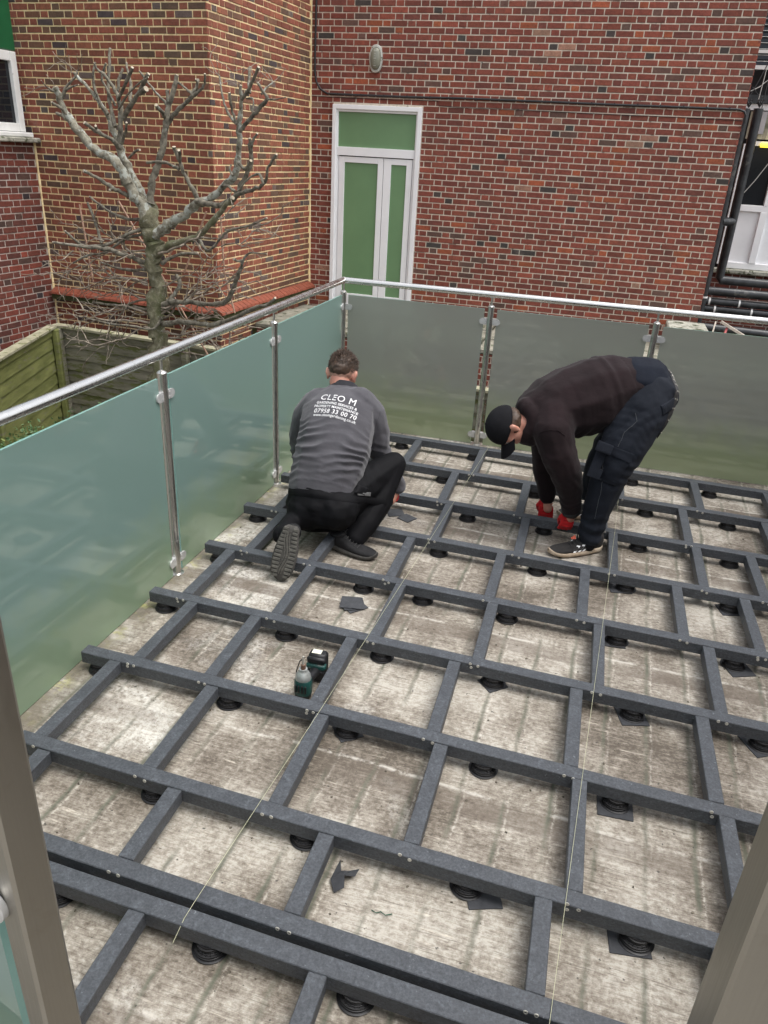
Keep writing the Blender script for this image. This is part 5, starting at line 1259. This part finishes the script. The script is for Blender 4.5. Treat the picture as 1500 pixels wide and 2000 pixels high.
# hood panel seam lines
def surfline(name,bv,pts,r,mat,parent,push=.0015):
    P=[]
    for a,b_ in zip(pts,pts[1:]):
        for k in range(6):
            q_=a.lerp(b_,k/6); h=bv.find_nearest(q_); P.append(h[0]+h[1]*push)
    mb=MB(); mb.tube(P,r,5); o=mb.build(name,mat,m2 if False else parent,True); return o
sl_=surfline('sleeve_seam',bvH,[c7(425,660,-1.62),c7(470,650,-1.66),c7(560,640,-1.68),c7(640,650,-1.68),c7(700,690,-1.6)],.0022,M_HOOD,m2); sl_.parent=hood
# cargo pockets and flaps
def pmat(c,zdir,ydir):
    z=Vector(zdir).normalized(); y=Vector(ydir); y=(y-z*y.dot(z)).normalized(); x=y.cross(z); M=Matrix.Identity(4)
    for i in range(3): M[i][0]=x[i];M[i][1]=y[i];M[i][2]=z[i];M[i][3]=Vector(c)[i]
    return M
side_n=(lf*.95+Vector((.0,-.1,.25))).normalized()
leg_up=(c7(1100,690,-1.4)-c7(960,960,-1.45)).normalized()
patch('cargo_pocket',bvT,pmat(c7(955,890,-1.55),side_n,leg_up),.185,.170,.0,.007,M_CARGO,m2).parent=tro
patch('pocket_flap',bvT,pmat(c7(1000,795,-1.55),side_n,leg_up),.215,.052,.006,.006,M_CARGO,m2).parent=tro
patch('pocket_flap',bvT,pmat(c7(920,985,-1.55),side_n,leg_up),.165,.020,.005,.004,M_CARGO,m2).parent=tro
patch('back_pocket_flap',bvT,pmat(c7(1345,475,-1.3),(Vector((.55,-.8,.3))),Vector((-.3,-.2,1))),.115,.055,.0,.008,M_CARGO,m2).parent=tro
M_STITCH=simple('grey_stitching',(.06,.065,.075),(.09,.095,.10),60,.8)
for pts in ([(1165,470),(1120,590),(1060,700),(1010,770)],[(905,1000),(890,1090),(870,1190),(850,1290)],[(1000,570),(1050,600),(1100,575),(1160,560)]):
    surfline('seam',bvT,[c7(x,y,-1.58) for x,y in pts],.0011,M_STITCH,m2,.001).parent=tro
# cap
mb=MB(); V=[];F=[]; n=36; rings=11
for i in range(rings+1):
    ph=(i/rings)*math.pi*.56; 
    for j in range(n):
        th=2*math.pi*j/n; seam=1+.012*abs(math.cos(3*th))**.3
        r=math.sin(ph); zz=math.cos(ph); x=.0845*r*math.cos(th)*seam; y=.106*r*math.sin(th)*seam-.010; z=.030+.098*zz*(1 if zz>0 else .8)+.010*(-math.sin(th))*(-1)*r*.6
        V.append(HM@Vector((x,y,z)))
for i in range(rings):
    for j in range(n): F.append((i*n+j,i*n+(j+1)%n,(i+1)*n+(j+1)%n,(i+1)*n+j))
n0=len(V)
mb.add(V,F); cap=mb.build('cap',M_CAPM,m2,True,70); md=cap.modifiers.new('t','SOLIDIFY'); md.thickness=.004
mb=MB(); V=[];F=[]; na=14; nr=6
for top in (0,1):
    for a in range(na+1):
        th=math.radians(-58+116*a/na)
        for r_ in range(nr+1):
            t=r_/nr; x=.083*math.sin(th)*(1+.02*t); y0=.104*math.cos(th)-.008; y=y0+.078*t*math.cos(th*.9)**.6; z=.026-.055*abs(math.sin(th))**2*1.0-.010*t-(.0035 if not top else 0)
            V.append(HM@Vector((x,y,z)))
m_=(na+1)*(nr+1); g=lambda a,r_:a*(nr+1)+r_
for a in range(na):
    for r_ in range(nr): F.append((g(a,r_),g(a+1,r_),g(a+1,r_+1),g(a,r_+1))); F.append((m_+g(a,r_),m_+g(a,r_+1),m_+g(a+1,r_+1),m_+g(a+1,r_)))
    F.append((g(a,nr),g(a+1,nr),m_+g(a+1,nr),m_+g(a,nr)))
mb.add(V,F); mb.build('brim',M_CAPM,m2,True,50).parent=cap
mb=MB(); mb.lathe([(0,.006),(.006,.004),(.008,0)],frame(HM@Vector((0,-.01,.128)),hfc,hup),10); mb.build('button',M_CAPM,m2,True).parent=cap
B=Blob(); fM=HM.to_3x3()
B.ell(HM@Vector((0,-.030,-.012)),(fM@Vector((.0775,0,0)),fM@Vector((0,.080,0)),fM@Vector((0,0,.052)))); B.build('hair',M_HAIR,m2,.005,3,lambda p,n:.002*nz(p,90))
for sd in (1,-1):
    mb=MB(); mb.lathe([(0,-.010),(.007,-.007),(.010,0),(.007,.007),(0,.010)],HM@Matrix.Translation((sd*.028,.076,.008)),10); mb.build('eye',simple('eye',(.25,.2,.18),(.5,.48,.45),20,.2) if sd==1 else D.materials['eye'],m2,True)
# gloves
hand(m2,wrN+Vector((-.002,-.0,-.008)),(-.12,-.10,-1),(lf*.9+Vector((-.3,-.1,.1))),-1,[M_REDG,M_BLKG],(.55,.6,.65,.7),True,.98)
hand(m2,wrF+Vector((0,0,-.010)),(.06,-.10,-1),(-fw*-.35+lf*.75),-1,[M_REDG,M_BLKG],(.18,.28,.32,.4),True,1.12,thumb=.9)
# glove print
# shoes
M_SHOEG2=fabric('charcoal_shoe_mesh',(.022,.021,.021),(.036,.034,.033),20,.85,220,.6,.02)
s1,_=shoe(m2,Vector((2.030,-1.425,0.004)),Vector((1.757,-1.607,.004)),(0,0,1),M_SHOEG2,M_SOLEB,stripes=True,high=.105)
s2,_=shoe(m2,Vector((2.045,-.945,.004)),Vector((1.765,-1.085,.004)),(0,0,1),M_SHOEG,M_SOLEB,stripes=True,high=.105)
B=Blob(); B.cap([anN,c7(815,1440,-1.495)],[.046,.043]); B.build('sock',M_TROUS,m2,.006,4); B=Blob(); B.cap([anF,anF+Vector((0,0,-.05))],[.046,.043]); B.build('sock',M_TROUS,m2,.006,4)
# small three-bar badge at the tongue
bc=c7(716,1392,-1.53)
fr_=(CAM-bc).normalized(); Mx=pmat(bc+fr_*.0,fr_,(-.15,0,1))
patch('tongue_tab',BVHTree.FromPolygons([v.co+Vector(m2.location) for v in tro.data.vertices]+[v.co+Vector(m2.location) for v in s1.data.vertices],[tuple(p.vertices) for p in tro.data.polygons]+[tuple(i+len(tro.data.vertices) for i in p.vertices) for p in s1.data.polygons]),Mx,.045,.060,.004,.003,M_SHOEB,m2,4,4,.12,.1).parent=s1
mb=MB(); 
for k,(w_,h_) in enumerate(((.0055,.009),(.0055,.014),(.0055,.019))):
    x=-.011+k*.0085; P=[(x,-.008,0),(x+w_,-.008,0),(x+w_-.004,-.008+h_,0),(x-.004,-.008+h_,0)]
    q_=[Mx@Vector((a,b_,.0)) for a,b_,_ in P]
    hits=[]
    V=[p+fr_*.012 for p in q_]+[p+fr_*.010 for p in q_]; mb.add(V,[(0,1,2,3),(0,4,5,1),(1,5,6,2),(2,6,7,3),(3,7,4,0)])
o=mb.build('badge',M_ORNG,m2); o.parent=s1
# ================================================================ crouching man
def c6(cx,cy,Y): return at(500+cx/4,660+cy/4,Y)
m1=tag(empty('person',(.6,-1.8,0)),'crouching man in grey fleece with white lettering on the back and black trousers','person')
SX1=Vector((1,.04,.0)).normalized()
T=[(c6(512,1200,-1.93),.182,.130),(c6(530,1110,-1.90),.190,.142),(c6(565,1000,-1.86),.200,.150),(c6(605,850,-1.78),.207,.158),(c6(635,700,-1.71),.208,.155),(c6(650,580,-1.65),.203,.135),(c6(662,505,-1.60),.165,.110),(c6(676,440,-1.565),.105,.085),(c6(684,385,-1.545),.070,.068)]
shL=c6(395,610,-1.60); elL=c6(352,900,-1.47); wrL=Vector((.50,-1.28,.26))
shR=c6(905,600,-1.58); elR=c6(950,850,-1.55); wrR=Vector((.85,-1.44,.20))
hipL=c6(400,1290,-1.93); knL=Vector((.43,-1.60,.15)); anL=Vector((.465,-2.25,.19))
hipR=c6(660,1260,-1.90); knR=c6(1078,985,-1.60); anR=c6(775,1555,-1.93)
hd1=c6(674,285,-1.50); up1=Vector((0.02,.50,.87)); fc1=Vector((.03,.85,-.50))
B=Blob(); HM1=head(B,hd1,up1,fc1,.96)
B.cap([HM1@Vector((0,-.02,-.05)),T[7][0]],[.056,.066])
B.loft([(c,a*.82,b*.82) for c,a,b in T[:8]],SX1)
B.cap([T[0][0],c6(505,1330,-1.93)],[.10,.10])
for S,E_,W_ in ((shL,elL,wrL),(shR,elR,wrR)): B.cap([T[5][0].lerp(S,.6),S,E_,W_],[.085,.06,.045,.030])
B.cap([c6(505,1330,-1.93),hipL,knL,anL],[.10,.09,.055,.036]); B.cap([c6(505,1330,-1.93),hipR,knR,anR],[.10,.09,.055,.036])
B.cap([wrR,wrR+Vector((-.02,-.05,-.08))],[.03,.026]); B.cap([wrL,wrL+Vector((.02,0,-.08))],[.03,.026])
B.build('body',M_SKIN,m1,.0075,4)
# trousers
B=Blob()
B.loft([(c6(512,1190,-1.93),.178,.128),(c6(508,1290,-1.95),.188,.142),(c6(505,1370,-1.96),.178,.130)],SX1)
B.ell(c6(400,1345,-1.985),((.112,0,0),(0,.12,0),(0,0,.115))); B.ell(c6(640,1340,-1.975),((.115,0,0),(0,.12,0),(0,0,.115)))
B.cap([hipL,knL,Vector((.44,-1.93,.17)),anL],[.118,.075,.062,.050],.25)
B.cap([hipL,hipR],[.11,.11]); B.cap([c6(430,1400,-1.90),c6(640,1400,-1.90)],[.085,.085])
B.cap([hipR,c6(860,1130,-1.75),knR,c6(960,1290,-1.76),c6(870,1440,-1.86),anR],[.130,.104,.070,.070,.066,.060],.25)
def d_t1(p,n):
    d=.004*nz(p,6,3)+.002*nz(p,16,1)
    w=math.exp(-((p-c6(500,1300,-2.08)).length/.16)**2); d+=.005*w*(ridge(p.z*13+1.6*nz(p,4,7)+(p.x-.5)**2*30)-.4)
    w=math.exp(-((p-c6(840,1100,-1.85)).length/.12)**2); d+=.010*w*(ridge(p.x*14+p.z*6+1.3*nz(p,5,9))-.4)
    return d
tr1,bvT1=B.build('trousers',M_TROUS,m1,.0075,6,d_t1)
band('waistband',bvT1,c6(512,1225,-1.94),(T[1][0]-c6(508,1290,-1.95)),.035,.006,M_TROUS,m1,50,.45).parent=tr1
patch('hip_pocket',bvT1,pmat(c6(825,1195,-1.95),(.3,-1,.4),(.3,0,1)),.065,.045,.001,.010,M_TROUS,m1).parent=tr1
patch('reflective_tag',bvT1,pmat(c6(838,1222,-1.96),(.2,-1,.4),(.05,0,1)),.062,.020,.006,.006,simple('grey_tag',(.10,.10,.10),(.15,.15,.15),60,.5),m1,6,3).parent=tr1
# fleece
B=Blob(); B.loft(T[:8],SX1)
B.cap([c6(500,530,-1.62),shL,c6(345,760,-1.55),elL,wrL],[.10,.078,.066,.060,.048],.25)
B.cap([c6(800,520,-1.60),shR,c6(945,740,-1.56),elR,wrR],[.10,.080,.074,.066,.050],.25)
ax1=(T[6][0]-T[0][0]).normalized()
def d_fl(p,n):
    s_=(p-T[0][0]).dot(ax1); xx=p.x-(T[0][0].x+.12*s_)
    back=max(0,-n.y*1.2)
    d=.004*nz(p,5,2)+.002*nz(p,14,3)
    w=max(0,1-abs(s_-.19)/.19)**.8
    ph=s_*21+ (xx*1.9)**2*1.0 - xx*1.6 +1.25*nz(Vector((p.x*.8,p.y*.4,p.z)),5.0,5)+.5*nz(p,11,4)
    amp=.55+.9*nz(Vector((p.x,p.y*.5,p.z*1.6)),6.5,6)
    side_=min(1,.45+abs(xx)*5)
    d+=.026*w*max(0,amp)*side_*(ridge(ph)**1.5-.35)*min(1,back+.25)
    # drag lines fanning from the armpits
    for sg,sp_ in ((1,shR),(-1,shL)):
        a=(p-sp_).length; w2=math.exp(-((a-.16)/.09)**2)*min(1,back+.2); d+=.005*w2*(ridge((p.z*9+sg*p.x*9)+1.1*nz(p,5,8))-.4)
    a=(p-elR).length; d+=.006*math.exp(-(a/.12)**2)*(ridge(p.z*17+1.6*nz(p,6,8))-.4)
    if s_<.022: d+=.0030
    return d
fl,bvF=B.build('fleece',M_FLEECE,m1,.0068,7,d_fl)
# collar
mb=MB(); V=[];F=[]; cc=c6(684,405,-1.548); cd=up1.normalized()*.4+ax1*.6; cd.normalize(); ca=(SX1-cd*SX1.dot(cd)).normalized(); cb_=cd.cross(ca)
for i,(r,h) in enumerate([(.082,-.03),(.078,.0),(.074,.028),(.072,.032),(.068,.028),(.068,-.02)]):
    for j in range(30):
        th=2*math.pi*j/30; V.append(cc+ca*r*1.03*math.cos(th)+cb_*r*.98*math.sin(th)+cd*(h+.0015*math.sin(5*th)))
for i in range(5):
    for j in range(30): F.append((i*30+j,i*30+(j+1)%30,(i+1)*30+(j+1)%30,(i+1)*30+j))
mb.add(V,F); mb.build('collar',fabric('dark_collar',(.022,.022,.026),(.032,.032,.037),9,.9),m1,True,80).parent=fl
# seams: raglan and hem
def c6s(lst,r=.0016,name='seam',mat=None):
    P=[]
    for (x,y) in lst:
        o_=at(500+x/4,660+y/4,-2.4); d=(o_-CAM).normalized(); h=bvF.ray_cast(CAM,d,8)
        if h[0] is not None: P.append(h[0])
    if len(P)<2: return
    Q=[]
    for a,b_ in zip(P,P[1:]):
        for k in range(6): q_=a.lerp(b_,k/6); h=bvF.find_nearest(q_); Q.append(h[0]+h[1]*.0006)
    mb=MB(); mb.tube(Q,r,5); mb.build(name,mat or M_FLEECE,m1,True).parent=fl
c6s([(970,575),(945,660),(925,750),(912,850),(905,900)]); c6s([(365,520),(330,620),(318,720),(312,800)]); c6s([(238,1165),(330,1172),(450,1190),(560,1208),(680,1218),(770,1212)],.0013)
# lettering on the back
def lettering(txt,cx,cy,width,font_sc,bold=0,ysc=1.0,arc=0,single=False):
    cu=D.curves.new('lettering','FONT'); cu.body=txt; cu.align_x='CENTER'; cu.size=1; cu.offset=bold; cu.space_character=1.08; cu.resolution_u=3
    o=D.objects.new('tmp',cu); COL.objects.link(o); dg=bpy.context.evaluated_depsgraph_get(); me=D.meshes.new_from_object(o.evaluated_get(dg)); D.objects.remove(o)
    bm=bmesh.new(); bm.from_mesh(me); bmesh.ops.triangulate(bm,faces=bm.faces)
    xs=[v.co.x for v in bm.verts]; w=max(xs)-min(xs); sc=width/w
    c=at(500+cx/4,660+cy/4,-1.85); nrm=(Vector((0,-.80,.60))).normalized(); xr=(Vector((1,.02,-.055))).normalized(); yr_=nrm.cross(xr)
    hit=bvF.ray_cast(CAM,(c-CAM).normalized(),8)
    c=hit[0] if hit[0] is not None else c
    for v in bm.verts:
        x=v.co.x*sc; y=v.co.y*sc*ysc+arc*x*x
        p=c+xr*x+yr_*y+nrm*.12; h=bvF.ray_cast(p,-nrm,.4)
        v.co=(h[0]+nrm*.0024 if h[0] is not None else c)-Vector(m1.location)
    if single:
        left=set(bm.verts)
        while left:
            st=[left.pop()]; comp=set(st)
            while st:
                v=st.pop()
                for e in v.link_edges:
                    w_=e.other_vert(v)
                    if w_ in left: left.discard(w_); comp.add(w_); st.append(w_)
            vs=list(comp); ix={v:i for i,v in enumerate(vs)}; fs=[tuple(ix[v] for v in f.verts) for f in bm.faces if f.verts[0] in comp]
            o=mesh('letter',[v.co for v in vs],fs,M_WHITE,fl)
        bm.free(); return
    bm.to_mesh(me); bm.free(); me.materials.clear(); me.materials.append(M_WHITE); me.name='lettering'
    o=D.objects.new('lettering',me); COL.objects.link(o); o.parent=fl; tag(o,kind='stuff')
lettering('CLEO M',633,492,.192,1,.0,1.0,-.5,True)
lettering('GARDENING SERVICES &',622,522,.222,1,.012,1.1,-.45)
lettering('PROPERTY MAINTENANCE',615,550,.240,1,.012,1.1,-.45)
lettering('07958 33 00 70',607,592,.232,1,.004,1.05,-.45)
lettering('www.cleomgardening.co.uk',602,620,.232,1,.008,1.2,-.45)
# hair: cropped sides, longer on top
fM=HM1.to_3x3(); R3=lambda v:HM1@Vector(v)
B=Blob(); B.ell(R3((0,-.010,.030)),(fM@Vector((.0765,0,0)),fM@Vector((0,.0955,0)),fM@Vector((0,0,.0865)))); B.ell(R3((0,-.028,-.010)),(fM@Vector((.058,0,0)),fM@Vector((0,.060,0)),fM@Vector((0,0,.045))))
B.build('cropped_hair',M_STUB,m1,.005,3)
B=Blob(); B.ell(R3((0,-.008,.042)),(fM@Vector((.0795,0,0)),fM@Vector((0,.099,0)),fM@Vector((0,0,.084)))); B.ell(R3((0,-.045,.020)),(fM@Vector((.066,0,0)),fM@Vector((0,.066,0)),fM@Vector((0,0,.055))))
hairb,bvHr=B.build('hair',M_HAIR,m1,.005,3,lambda p,n:.003*nz(p,60))
mb=MB(); rr=random.Random(9); Hi=HM1.inverted()
for k in range(5200):
    u=rr.uniform(0,2*math.pi); ph=math.acos(rr.uniform(-.38,1)); l=Vector((math.sin(ph)*math.cos(u)*.078,math.sin(ph)*math.sin(u)*.098-.008,math.cos(ph)*.084+.042))
    if l.z<-.002+.012*abs(math.sin(u*5)): 
        if rr.random()<.6: continue
    p=HM1@l; nn=(HM1@(l*1.3+Vector((0,0,.0)))-p).normalized(); 
    flow=fM@Vector((rr.gauss(0,.35)+.25*math.sin(u),.35+rr.gauss(0,.3),-.15+rr.gauss(0,.2)))
    ln_=rr.uniform(.012,.022)*(1 if l.z>.07 else .6); d=(nn*.75+flow*.65).normalized(); s_v=d.cross(nn).normalized()*.0009; b1=p-nn*.003
    m_p=b1+d*ln_*.6; e_=b1+(d*.8+flow*.5).normalized()*ln_
    if l.z>.105 and abs(l.x)<.03 and l.y<-.02: e_+=nn*.008
    mb.add([b1-s_v,b1+s_v,m_p+s_v*.7,m_p-s_v*.7,e_],[(0,1,2,3),(3,2,4)])
o=mb.build('hair_strands',M_HAIR,m1); o.parent=hairb
# gloves
hand(m1,wrR+Vector((0,-.01,-.005)),(-.10,-.25,-1),(.9,-.3,.1),-1,[M_REDG,M_BLKG],(.6,.7,.7,.7),True,.95)
hand(m1,wrL+Vector((.01,0,-.03)),(.10,.1,-1),(-.8,-.3,.1),1,[M_REDG,M_BLKG],(.6,.7,.7,.7),True,.95)
# shoes
hR=atz(640,1074,0); tR=atz(737,1097,0); tR=hR+(tR-hR).normalized()*.285
hR=tR-(tR-hR).normalized()*.275
shoe(m1,Vector((hR.x+.0,hR.y+.03,.012)),Vector((tR.x,tR.y+.01,.004)),(0,-.10,1),M_SHOEB,M_SOLED,high=.11)
B=Blob(); B.cap([anR,Vector((hR.x+.055,hR.y+.03,.06))],[.046,.042]); B.build('sock',M_TROUS,m1,.006,4)
toeL=atz(541,1130,0); heelL=at(566,1043,-2.315)
tl_=at(543,1136,-2.405); dd=(tl_-heelL).normalized(); heelL=tl_-dd*.285; print('HEEL',heelL,tl_)
shoe(m1,heelL,tl_,Vector((-.05,1,.25)),M_SHOEB,M_SOLED,tread=True,high=.09,wide=1.22)
B=Blob(); B.cap([anL,heelL+Vector((.0,.05,.0))+dd*.06],[.045,.042]); B.build('sock',M_TROUS,m1,.006,4)
